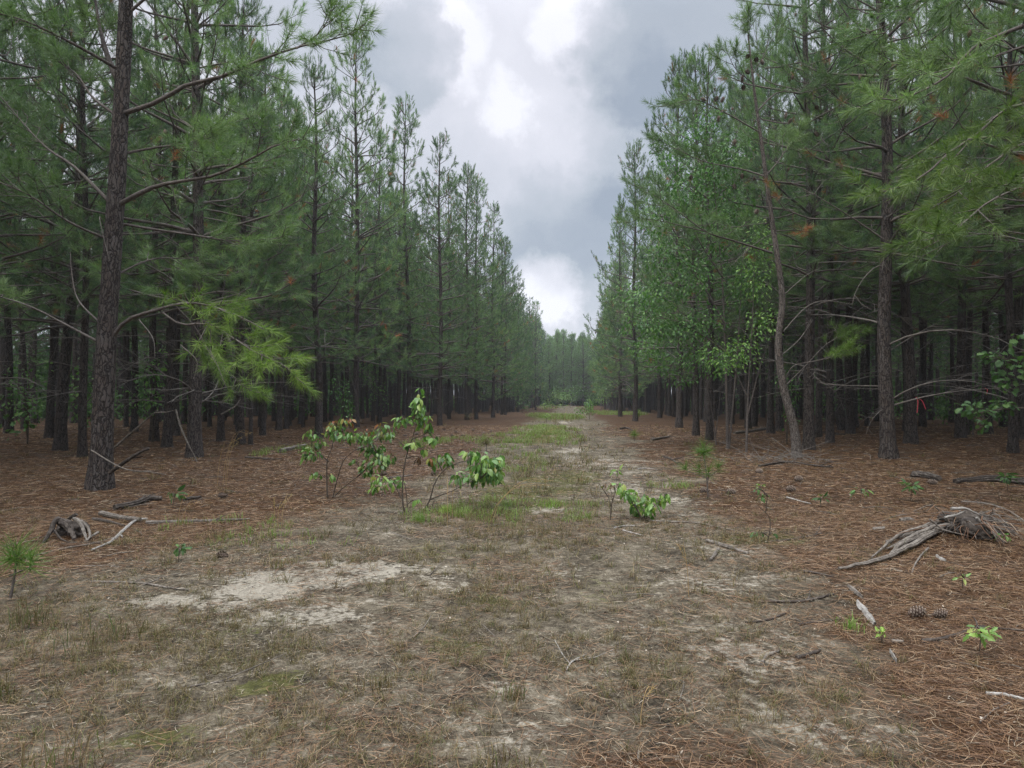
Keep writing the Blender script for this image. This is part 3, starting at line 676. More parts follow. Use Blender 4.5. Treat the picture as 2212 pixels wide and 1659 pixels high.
def cone_mesh(L_=.11, R=.04, n=64):
    b = MB(); t = np.linspace(0, 1, 9); b.tubes(np.stack([0*t, 0*t, t*L_], -1), R*.55*np.sin(np.clip(t*.9+.08, 0, 1)*pi)**.6+.002, 8)
    for i in range(n):
        s_ = (i+.5)/n; a = i*2.39996; r = R*(np.sin(min(s_*.86+.12, 1)*pi)**.65); z = s_*L_*.96
        o = np.array([cos(a), sin(a), 0]); u = np.array([-sin(a), cos(a), 0]); w = .0105*(1.1-.5*s_)
        p = o*r*.35+np.array([0, 0, z]); q = o*r+np.array([0, 0, z+.010]); th = np.array([0, 0, .004])
        V = [p-u*w*.5, p+u*w*.5, q+u*w-th*.3, q-u*w-th*.3, q+o*.004+th*1.2+u*w*.3, q+o*.004+th*1.2-u*w*.3]
        b.add(V, [[0, 1, 2, 3]], 0, False); b.add(V, [[3, 2, 4, 5]], 1, False)
    return b.mesh('pine_cone', [CONE, CONETIP])
CONEM = cone_mesh()
allp = np.vstack(LIMBS2+[axis_[20:]])
for cx, cy_ in ((425, 360), (480, 370), (512, 380), (400, 465), (378, 500), (390, 560), (95, 670), (205, 655), (245, 655), (215, 775), (325, 915), (680, 720), (702, 770), (1030, 530), (1065, 515), (855, 860), (400, 1110), (345, 1180), (475, 1365), (80, 1100), (910, 640)):
    p = at(1475+cx/3, cy_/3, Y2)-LEAN; k = np.argmin(np.linalg.norm((allp-p)*[1, 0, 1], axis=1)); p[1] = allp[k][1]-.03
    if np.linalg.norm(allp[k]-p) > .05: tw.tubes(np.array([allp[k], (allp[k]+p)/2+rng.normal(0, .02, 3), p]), np.array([.006, .005, .004]), 4, 1)
    c = link('pine_cone', CONEM, t2); c.location = p; c.scale = (1.25,)*3; c.rotation_euler = (pi+rng.normal(0, .6), rng.normal(0, .6), rng.random()*6)
tw.build('trunk', [BARK_PALE, LIMB], t2)
f = MB(); f_sh = [(at(1745, 500, Y2+.4)-LEAN+rng.normal(0, .1, 3), nrm(rng.normal(0, 1, 3)), .2) for _ in range(7)]
shoots(f, f_sh, 'near', 0, nn=40); f.build('dead_needle_tuft', NEEDLE_DEAD, t2)

# the pine just outside the frame on the right, whose limbs reach in
R0z = np.array([R0[0], R0[1], float(gz(*R0))])
t3 = empty('pine_tree', R0z, 'near pine whose long drooping limbs reach in from the right edge', 'pine tree', GRP)
tm, cm = pine_meshes(88, 16.5, 6.8, .17, 2.9, 'near', .03, 1.1)
link('trunk', tm, t3); link('crown', cm, t3)
def Rp(*a): return [np.array([R0z[0], R0z[1], at(2212, a[0], R0[1])[2]])]+[at(px, py, R0[1]+dy) for px, py, dy in a[1:]]
F_ = dict(mat=NEEDLE_WARM, n=13, len=.5, up=.05, start=.3, nl=.18, droop=.2, nn=70, second=.5)
for pts, r, f in (
  ((180, (2212, 225, -.3), (2170, 237, -.4), (2110, 290, -.55), (2050, 330, -.7), (1980, 390, -.8), (1870, 425, -.9)), .026, dict(F_, n=11)),
  ((260, (2212, 310, .2), (2190, 320, .2), (2120, 370, .1), (2070, 415, 0), (2010, 450, 0)), .024, dict(F_, n=11)),
  ((0, (2212, 55, -.2), (2100, 105, -.3), (2040, 170, -.4), (1940, 215, -.5), (1880, 205, -.5)), .03, dict(F_, n=16, mat=NEEDLE, up=.2)),
  ((-160, (2212, -90, 0), (2070, -30, 0), (1980, 0, 0), (1930, 50, 0), (1850, 75, 0)), .03, dict(F_, n=15, mat=NEEDLE, up=.25)),
  ((60, (2212, 100, .8), (2110, 130, 1.2), (2000, 120, 1.5), (1900, 140, 1.7)), .024, dict(F_, n=14, mat=NEEDLE, up=.2)),
  ((330, (2212, 400, -.6), (2130, 440, -.9), (2060, 500, -1.1), (1990, 540, -1.2)), .02, dict(F_, n=11)),
  ((520, (2212, 505, 0), (2120, 488, 0)), .012, None),
  ((560, (2212, 520, .6), (2130, 505, .8), (2060, 520, 1.0), (1980, 560, 1.2)), .016, dict(F_, n=8, mat=NEEDLE))):
    own_limb(t3, R0z, Rp(*pts), r, .005, f, 'limb' if f else 'dead_branch', None if f else DEADWOOD)

# ---------------------------------------------------------------- broad leaves
def leaves(mb, P, D_, Nn, Ln, W, mat=0, prof=((0, 0), (.22, .78), (.5, 1), (.78, .62), (1, 0)), fold=.22, curl=.25):
    K = len(P); D_ = nrm(D_); U = nrm(np.cross(D_, Nn)); Nn = np.cross(U, D_); st = np.array(prof); n = len(st); V = []
    for s_, w in st:
        c = P+D_*(Ln*s_)[:, None]-Nn*(Ln*curl*s_*s_)[:, None]
        h = (W*w*.5)[:, None]
        V += [c, c-U*h+Nn*h*fold, c+U*h+Nn*h*fold]
    V = np.stack(V, 1); f = []
    for i in range(n-1):
        a, b_ = 3*i, 3*i+3; f += [[a, b_, b_+1, a+1], [a, a+2, b_+2, b_]]
    F = (np.arange(K)[:, None, None]*3*n+np.array(f)[None]).reshape(-1, 4); mb.add(V, F, mat, False)
OAK = ((0, 0), (.12, .35), (.25, .75), (.33, .4), (.48, 1), (.58, .5), (.74, .85), (.83, .45), (1, 0))
def cluster(mb, c, r, n, size, mat=0, hang=.8, prof=None, ratio=.52, face=None):
    q = rng.normal(size=(n, 3)); q = nrm(q)*(rng.random(n)**.4)[:, None]; P = c+q*np.asarray(r)
    out = nrm(q*[1, 1, .4]+rng.normal(0, .4, (n, 3))); D_ = out*(1-hang*.55)+np.array([0, 0, -1.])*hang*rng.uniform(.3, 1.25, n)[:, None]
    Nn = out*.6+np.array([0, -.15, .7])+rng.normal(0, .35, (n, 3))
    l = size*rng.uniform(.42, 1.2, n); kw = dict(prof=prof) if prof else {}
    leaves(mb, P, D_, Nn, l, l*ratio*rng.uniform(.85, 1.15, n), mat, **kw)
def sapling(name, label, cat, base, Yb, stems, clus, conv, leaf=.10, r0=.013, leafm=None, group=None, stemm=None, hang=.8, prof=None, ratio=.52, part='foliage', dens=1.65):
    """stems: point lists (x, y[, dy]); clus: (x, y, rx, ry, n[, material]) in the measuring frame conv"""
    o = np.asarray(base); t = empty(name, o, label, cat, group); sp = []
    for k, stp in enumerate(stems):
        b = MB(); q = []
        for i, p in enumerate(stp):
            x, y = conv(p[0], p[1]); q.append(at(x, y, Yb+(p[2] if len(p) > 2 else 0)))
        q = np.array(q)-o
        if k == 0 or q[0][2] < .12: q[0][2] = -.03
        path = spline(q, 12) if len(q) > 2 else np.linspace(q[0], q[-1], 12)
        b.tubes(path, np.linspace(r0*(1 if k == 0 else .75), .0025, 12), 6); sp.append(path)
        b.build('stem', stemm or TWIG, t)
    allp_ = np.vstack(sp); mats = {}
    for cl_ in clus:
        x, y = conv(cl_[0], cl_[1]); c = at(x, y, Yb+rng.normal(0, .12))-o; x2, y2 = conv(cl_[0]+cl_[2], cl_[1]+cl_[3])
        rx = abs(x2-x)*Yb/FPX; rz = abs(y2-y)*Yb/FPX; m_ = cl_[5] if len(cl_) > 5 else (leafm or LEAF)
        mb_ = mats.setdefault(m_.name, (MB(), m_))[0]
        cluster(mb_, c+np.array([0, 0, leaf*.3]), (rx, (rx+rz)*.5, rz), int(cl_[4]*dens+.5), leaf, 0, hang, prof, ratio)
        k = np.argmin(np.linalg.norm(allp_-c, axis=1))
        for j in range(3):
            e_ = c+rng.normal(0, .35, 3)*[rx, rx*.6, rz]+np.array([0, 0, leaf*.3]); mb_.tubes(np.array([allp_[k], (allp_[k]+e_)/2+np.array([0, 0, .03]), e_]), np.array([.004, .003, .002]), 4, 1)
    for k in mats: mats[k][0].build(part, [mats[k][1], stemm or TWIG], t)
    return t
cA = lambda x, y: (626.7+x*.2333, 811+y*.2333)
bA = G(*cA(385, 1135)); sapling('persimmon_sapling', 'wide bushy broad leaved sapling with reddish young tips, left of the tall one', 'sapling', bA, bA[1],
  [[(345, 1110), (340, 930), (345, 780), (395, 640), (400, 470)], [(390, 1130), (440, 950, -.1), (500, 780, -.2), (600, 690, -.3), (640, 560, -.35)], [(380, 1135), (480, 1050, .1), (620, 940, .1), (690, 880, .1)], [(360, 800), (270, 720), (200, 660)], [(600, 690, -.3), (740, 640, -.35), (860, 560, -.4)], [(620, 940, .1), (740, 840, 0), (820, 780, 0)]],
  [(210, 560, 80, 55, 22), (190, 730, 90, 80, 34), (280, 640, 60, 50, 14), (420, 520, 100, 80, 40), (400, 470, 60, 40, 10, LEAF_RED), (540, 440, 60, 45, 10, LEAF_RED), (510, 420, 50, 40, 8), (570, 570, 100, 50, 34), (720, 590, 120, 65, 48), (740, 540, 90, 30, 8, LEAF_RED), (880, 540, 110, 70, 36), (840, 480, 30, 30, 5, LEAF_RED), (760, 690, 120, 60, 44), (800, 800, 120, 85, 54), (710, 880, 60, 60, 22), (930, 780, 50, 60, 12), (240, 940, 70, 28, 8), (380, 945, 40, 30, 6), (600, 810, 40, 30, 5)], cA, .092)
bB = G(*cA(1065, 1280)); sapling('persimmon_sapling', 'tallest thin broad leaved sapling with drooping pale leaves at its very top', 'sapling', bB, bB[1],
  [(lambda L_: L_)([(1065, 1280), (1040, 1150), (1042, 1000), (1055, 850), (1090, 700), (1130, 590), (1165, 450), (1188, 250), (1195, 155)]), [(1095, 1200), (1070, 1050, .05), (1045, 950, .05)], [(1030, 1140), (950, 980), (880, 900)], [(1090, 700), (1020, 620), (960, 570)], [(1165, 450), (1240, 430), (1290, 410)], [(1165, 450), (1090, 410), (1030, 400)], [(1130, 590), (1250, 540), (1290, 480)]],
  [(1190, 270, 55, 95, 30), (1180, 350, 50, 50, 14), (1210, 145, 14, 14, 3), (1040, 430, 80, 45, 22), (1270, 430, 60, 55, 18), (1190, 430, 60, 50, 14), (1290, 500, 35, 35, 8), (1250, 590, 25, 15, 5), (1340, 610, 35, 35, 8), (1090, 660, 60, 22, 8), (1150, 660, 30, 30, 5), (1240, 710, 25, 25, 4), (870, 1000, 130, 55, 20), (810, 1050, 70, 38, 12), (1010, 985, 40, 40, 8), (1180, 1175, 15, 15, 3), (1190, 790, 25, 70, 8, LEAF_DEAD)], cA, .088)
bC = G(*cA(1215, 1262)); sapling('persimmon_sapling', 'low leaning broad leaved sapling with one dense dark green clump on the right', 'sapling', bC, bC[1],
  [[(1220, 1262), (1295, 1150), (1330, 1020), (1400, 900), (1480, 840), (1620, 790), (1720, 790)], [(1295, 1150), (1420, 1100, -.1), (1520, 1060, -.1), (1610, 1010, -.15), (1760, 960, -.2)], [(1410, 880), (1370, 800), (1365, 730)], [(1270, 1310), (1310, 1220), (1335, 1150)]],
  [(1440, 790, 70, 65, 24), (1330, 820, 35, 55, 10), (1295, 795, 15, 12, 3, LEAF_RED), (1680, 740, 60, 50, 16), (1800, 840, 150, 120, 70), (1850, 950, 130, 80, 54), (1720, 960, 120, 70, 34), (1550, 960, 55, 55, 14), (1950, 810, 40, 55, 10), (1900, 900, 60, 80, 20)], cA, .108)
cR = lambda x, y: (1290.3+x*.2, 884.8+y*.2)
bR = G(*cR(500, 1200)); sapling('persimmon_sapling', 'knee high broad leaved sapling with two arching leafy stems right of the track middle', 'sapling', bR, bR[1],
  [[(500, 1200), (430, 1080), (340, 960), (270, 870), (210, 830)], [(500, 1200), (560, 1100), (640, 1010), (720, 950)], [(500, 1190), (520, 1060), (520, 960)]],
  [(240, 850, 50, 40, 13), (310, 930, 60, 50, 16), (400, 940, 60, 50, 12), (380, 1030, 60, 60, 16), (480, 1090, 90, 70, 26), (520, 970, 50, 50, 10), (580, 1090, 80, 80, 26), (630, 1000, 60, 40, 12), (720, 970, 40, 50, 12), (760, 940, 25, 15, 3)], cR, .092)
bt = G(*cR(140, 1200)); sapling('twiggy_shrub', 'bare twiggy little shrub left of the knee high leafy sapling', 'shrub', bt, bt[1],
  [[(140, 1200), (145, 1050), (120, 950), (80, 880)], [(145, 1050), (180, 930), (190, 840)], [(140, 1100), (160, 960), (140, 850)], [(120, 950), (60, 860), (20, 800)]],
  [(100, 830, 60, 50, 14, GRASS_MIX), (180, 850, 40, 70, 10, GRASS_MIX)], cR, .04, .007)
b_ = G(*cR(1830, 1430)); sapling('bare_sapling', 'bare thin stem curving up over the needles right of the track', 'sapling', b_, b_[1],
  [[(1830, 1430), (1868, 1270), (1850, 1150), (1790, 1090), (1730, 1030)], [(1820, 1110), (1830, 1000), (1840, 940)]], [(1720, 880, 30, 20, 3), (1790, 940, 50, 50, 7), (1740, 1350, 60, 40, 5), (1890, 1360, 40, 20, 3)], cR, .05, .006, LEAF_SHADE)
I = lambda x, y: (x, y)
# hardwood understorey on the right
for k, (px, py, h, stems, clus, lab) in enumerate((
  (1572, 970, 0, [[(1572, 970), (1568, 800), (1560, 600), (1545, 430), (1535, 260)], [(1574, 968), (1590, 800), (1600, 640), (1605, 520)], [(1566, 700), (1520, 620), (1470, 560), (1425, 540)], [(1562, 600), (1510, 520), (1470, 440)], [(1568, 760), (1510, 720), (1450, 690), (1400, 690)]],
   [(1480, 440, 55, 55, 110), (1440, 555, 50, 50, 120), (1420, 640, 60, 45, 130), (1500, 600, 65, 60, 160), (1550, 500, 55, 75, 160), (1555, 360, 45, 75, 130), (1450, 335, 45, 55, 80), (1500, 390, 55, 60, 120), (1600, 330, 35, 60, 70), (1420, 470, 45, 50, 80), (1500, 300, 35, 40, 50), (1530, 260, 30, 40, 50), (1400, 700, 70, 35, 100), (1460, 715, 55, 40, 110), (1520, 700, 55, 45, 110), (1600, 620, 45, 55, 90), (1590, 450, 40, 60, 80)], 'tallest leafy hardwood among the right hand pines, bright green small leaves'),
  (1612, 977, 0, [[(1612, 977), (1616, 850), (1625, 700), (1630, 560)], [(1614, 900), (1640, 800), (1665, 720)], [(1616, 860), (1580, 790), (1550, 760)]],
   [(1630, 600, 40, 60, 80), (1650, 700, 40, 50, 60), (1560, 770, 50, 40, 80), (1610, 760, 40, 50, 50), (1640, 520, 30, 50, 50)], 'thin hardwood sapling between the tall leafy hardwood and the crooked pine'),
  (1548, 962, 0, [[(1548, 962), (1530, 850), (1490, 760), (1440, 730)], [(1546, 940), (1560, 820), (1570, 740)], [(1500, 780), (1440, 790), (1390, 760)]],
   [(1440, 790, 55, 28, 70), (1395, 755, 40, 28, 50), (1500, 770, 50, 35, 60), (1545, 790, 50, 35, 60), (1360, 640, 35, 35, 30), (1470, 820, 40, 20, 25)], 'low spreading hardwood with pale leaf sprays, left of the tall leafy hardwood'))):
    b_ = G(px, py); sapling('hardwood_tree', lab, 'tree', b_, b_[1], stems, clus, I, .10, .045-.012*k, LEAF_TREE, 'leafy hardwoods among the pines', LIMB, .45, None, .5, 'crown', 4.6)
# leafy understorey plants elsewhere
def bush(px, py, w, h, n, label, leaf=.09, m_=None, prof=None, name='shrub', cat='shrub', ratio=.5, group=None, hang=.4):
    b_ = G(px, py); Yb = b_[1]; cl_ = [(px+rng.normal(0, w*.4), py-h*rng.uniform(.35, .95), w*.45, h*.25, n//7+1) for _ in range(7)]
    return sapling(name, label, cat, b_, Yb, [[(px, py), (px+rng.normal(0, w*.1), py-h*.5), (px+rng.normal(0, w*.2), py-h*.92)] for _ in range(3)], cl_, I, leaf, max(.006, h*Yb/FPX*.008), m_ or LEAF, group, TWIG, hang, prof, ratio)
bush(1273, 906, 24, 42, 330, 'round dark green bush standing alone in the track at its far end', .11, LEAF_TREE)
bush(1190, 893, 30, 26, 240, 'light green bush on the left verge at the far end of the track', .13, LEAF)
bush(1150, 885, 50, 56, 340, 'broad dim green shrub closing the left side of the track end', .2, LEAF_TREE)
bush(1232, 881, 50, 44, 340, 'broad light green shrub in the gap where the track ends', .2, LEAF_TREE)
bush(1330, 887, 44, 60, 300, 'pale green shrub spreading out below the last right row pines', .18, LEAF)
bush(1205, 880, 40, 30, 260, 'yellow green weedy shrub low in the middle of the track end', .16, LEAF)
bush(1300, 884, 40, 44, 280, 'mid green shrub right of the round dark bush at the track end', .17, LEAF_TREE)
bush(1128, 893, 16, 30, 120, 'small green bush at the foot of the last left row pines', .12, LEAF_TREE)
bush(1009, 912, 14, 20, 60, 'scruffy shrub at the foot of a thick pine in the left row', .08, GRASS_MIX)
bush(1380, 905, 14, 22, 60, 'small pale shrub beside the pine standing forward in the right row', .09, LEAF)
bush(1180, 912, 12, 16, 60, 'low yellowish weed in the left wheel track far away', .08, GRASS_GREEN)
bush(810, 915, 26, 130, 300, 'tall leafy shrub climbing between the shaded trunks behind the tall sapling', .10, LEAF_TREE, name='tall_shrub')
bush(740, 935, 22, 110, 150, 'leafy dark shrub in the shade left of the tallest spire pine', .11, LEAF_TREE, name='tall_shrub')
bush(330, 955, 40, 200, 140, 'maple sapling with pale leaves in the shade right of the thick near pine', .13, LEAF_TREE, OAK, 'maple_sapling', 'sapling', .9)
bush(60, 960, 50, 190, 120, 'maple sapling in the dark behind the pines at the left edge', .12, LEAF_TREE, OAK, 'maple_sapling', 'sapling', .9)
bush(170, 960, 40, 150, 90, 'dim green sapling in the shade just left of the thick near pine', .12, LEAF_TREE, OAK, 'maple_sapling', 'sapling', .9)
bush(1700, 960, 40, 150, 120, 'leafy sapling in shade around the foot of the crooked pine', .09, LEAF_TREE, name='leafy_sapling', cat='sapling')
bush(1790, 925, 30, 130, 110, 'dim leafy sapling deep in the right stand beyond the crooked pine', .11, LEAF_TREE, name='leafy_sapling', cat='sapling')
e_ = np.array([6.6, 9.0, float(gz(6.6, 9.0))])
sapling('maple_sapling', 'maple sapling at right edge with a level branch of lobed dark leaves', 'sapling', e_, 9.0, [[(2222, 1075), (2225, 900), (2230, 760)], [(2226, 880), (2150, 886), (2080, 900)], [(2228, 800), (2190, 780), (2130, 770)]],
   [(2110, 888, 40, 14, 24), (2170, 880, 30, 14, 18), (2125, 918, 20, 10, 8), (2150, 775, 40, 14, 20), (2200, 790, 30, 24, 24), (2190, 840, 30, 30, 18), (2205, 740, 20, 30, 14), (2160, 815, 20, 14, 8)], I, .095, .02, LEAF_SHADE, None, TWIG, .35, OAK, .9)
for px, py, n, sz, lab, m_, pr in ((2115, 1412, 13, .072, 'yellow green oak seedling on the straw at the lower right', LEAF, OAK), (1967, 1082, 14, .12, 'dark green seedling with long leaf sprays beyond the weathered stump', LEAF_SHADE, None), (1858, 1088, 8, .10, 'green seedling with two leaf sprays left of the dark seedling', LEAF_TREE, None),
    (2175, 1062, 16, .13, 'dark green leafy plant beside the log at the right edge', LEAF_SHADE, None), (1772, 1098, 9, .08, 'thin seedling on the needles left of the two leaf sprays', LEAF_SHADE, None), (373, 1100, 10, .12, 'dark glossy leaved seedling on straw right of the rotting branch', LEAF_SHADE, None), (385, 1215, 12, .07, 'spindly seedling with small leaves left of the pale sand', LEAF_SHADE, OAK), (1640, 1072, 6, .08, 'tiny seedling right of the pine seedling', LEAF, None), (1332, 1040, 9, .10, 'pale green sprig on the sandy wheel track', GRASS_GREEN, None), (2078, 1272, 6, .05, 'tiny sprig on the grey patch below the weathered stump', LEAF, None), (2165, 1180, 8, .06, 'little shrub sprig behind the weathered stump', LEAF_TREE, None), (1904, 1388, 14, .035, 'tiny bright weed beside the bleached wood chip', GRASS_GREEN, None)):
    b_ = G(px, py); h = sz*1.9; hp = h*FPX/b_[1]
    sapling('seedling', lab, 'seedling', b_, b_[1], [[(px, py), (px+hp*.05, py-hp*.5), (px+hp*.1, py-hp*.9)]], [(px+hp*.08, py-hp*.75, hp*.45, hp*.22, n)], I, sz, .004, m_, None, TWIG, .15, pr, .4 if pr is None else .55)

# ---------------------------------------------------------------- pine seedlings
def pine_seedling(px, py, top, tufts, label, r=.011, nn=64, nl=.22, m_=NEEDLE_BRIGHT):
    b_ = G(px, py); Yb = b_[1]; t = empty('pine_seedling', b_, label, 'pine seedling', 'pine seedlings'); o = np.asarray(b_)
    tp = at(top[0], top[1], Yb)-o; path = spline(np.array([[0, 0, -.03], tp*.5+np.array([.01, 0, 0]), tp]), 10)
    s = MB(); s.tubes(path, np.linspace(r, .006, 10), 6); f = MB(); sh = [(tp-np.array([0, 0, .10]), np.array([0, 0, 1.]), .16)]+[(tp-np.array([0, 0, .05]), nrm(np.array([cos(a), sin(a), .5])), .07) for a in (0.4, 2.5, 4.6)]
    for tx, ty in tufts:
        e_ = at(tx, ty, Yb+rng.normal(0, .1))-o; k = np.array([0, 0, max(e_[2]-.1, .05)]); s.tubes(np.array([k, (k+e_)/2, e_]), np.array([.006, .005, .004]), 4); sh.append((e_-np.array([0, 0, .03]), nrm(np.array([e_[0]*.5, e_[1]*.5, .4])), .1))
    s.build('stem', LIMB, t); shoots(f, sh, 'near', 0, nn=nn, nl=nl, droop=.35, a0=95, a1=25); f.build('needle_foliage', m_, t)
pine_seedling(1530, 1078, (1519, 972), [(1485, 1018), (1512, 1020), (1550, 1016), (1530, 1025)], 'waist high pine seedling with a mop of needles right of the track')
pine_seedling(20, 1296, (36, 1196), [(64, 1225)], 'pine seedling at the left edge below the rotten stump')
pine_seedling(1370, 953, (1370, 936), [], 'small pine seedling on the right verge far along the track', .012, 60, .2)
pine_seedling(1050, 976, (1050, 955), [], 'brownish little pine seedling behind the dense dark clump', .012, 60, .22, GRASS_MIX)

# ---------------------------------------------------------------- dead wood
def stick(name, label, cat, pts, r0, r1=None, mat=None, h=None, wig=.6, nseg=18, sides=8, twigs=0, group=None, parent=None, flat=None):
    """a piece of dead wood lying along ground points (px, py) or through 3D points"""
    q = []
    for p in pts:
        if len(p) == 2: g = G(*p); q.append(g+np.array([0, 0, r0*.75 if h is None else h]))
        else: q.append(np.asarray(p, float))
    org = q[0].copy() if parent is None else np.asarray(parent.location)
    path = spline(np.array(q), nseg)+rng.normal(0, 1, (nseg, 3))*r0*.09*wig
    r1 = r1 if r1 is not None else r0*.5
    R = np.linspace(r0, r1, nseg)*(1+.12*(rng.random(nseg)-.5)); b = MB()
    b.tubes(path, R*(.86 if r0 >= .018 else 1), sides, 0, True, bump=.32)
    if r0 >= .018:      # weathered grain: strips standing along the core
        T_ = nrm(np.gradient(path, axis=0)); U_ = nrm(np.cross(T_, [0.13, .31, 1.])); W_ = np.cross(T_, U_); tw_ = rng.uniform(-1, 1)
        for k in range(8):
            a = k*2*pi/8+rng.normal(0, .15)+tw_*np.linspace(0, 1, nseg); i0 = rng.integers(0, nseg//4); i1 = nseg-rng.integers(0, nseg//3); q_ = path+(U_*np.cos(a)[:, None]+W_*np.sin(a)[:, None])*(R*.74)[:, None]
            rr = R*rng.uniform(.22, .42)*np.sin(np.clip(np.linspace(.04, .97, nseg), 0, 1)*pi)**.4; b.tubes(q_[i0:i1], rr[i0:i1], 5, 0, True, bump=.3)
    for i in range(twigs):
        k = rng.integers(nseg//3, nseg-1); d = nrm(path[k]-path[k-1])+rng.normal(0, .6, 3); d[2] = abs(d[2])*.5; l = rng.uniform(.1, .3)
        b.tubes(np.array([path[k], path[k]+d*l*.5, path[k]+d*l+rng.normal(0, .02, 3)]), np.array([r1*.7, r1*.5, r1*.25])+.001, 5)
    if parent is not None: return b.build(name, mat or GREYWOOD, parent, origin=org)
    return tag(b.build(name, mat or GREYWOOD, None, origin=org), label, cat, group)
WG = 'fallen sticks on the ground'
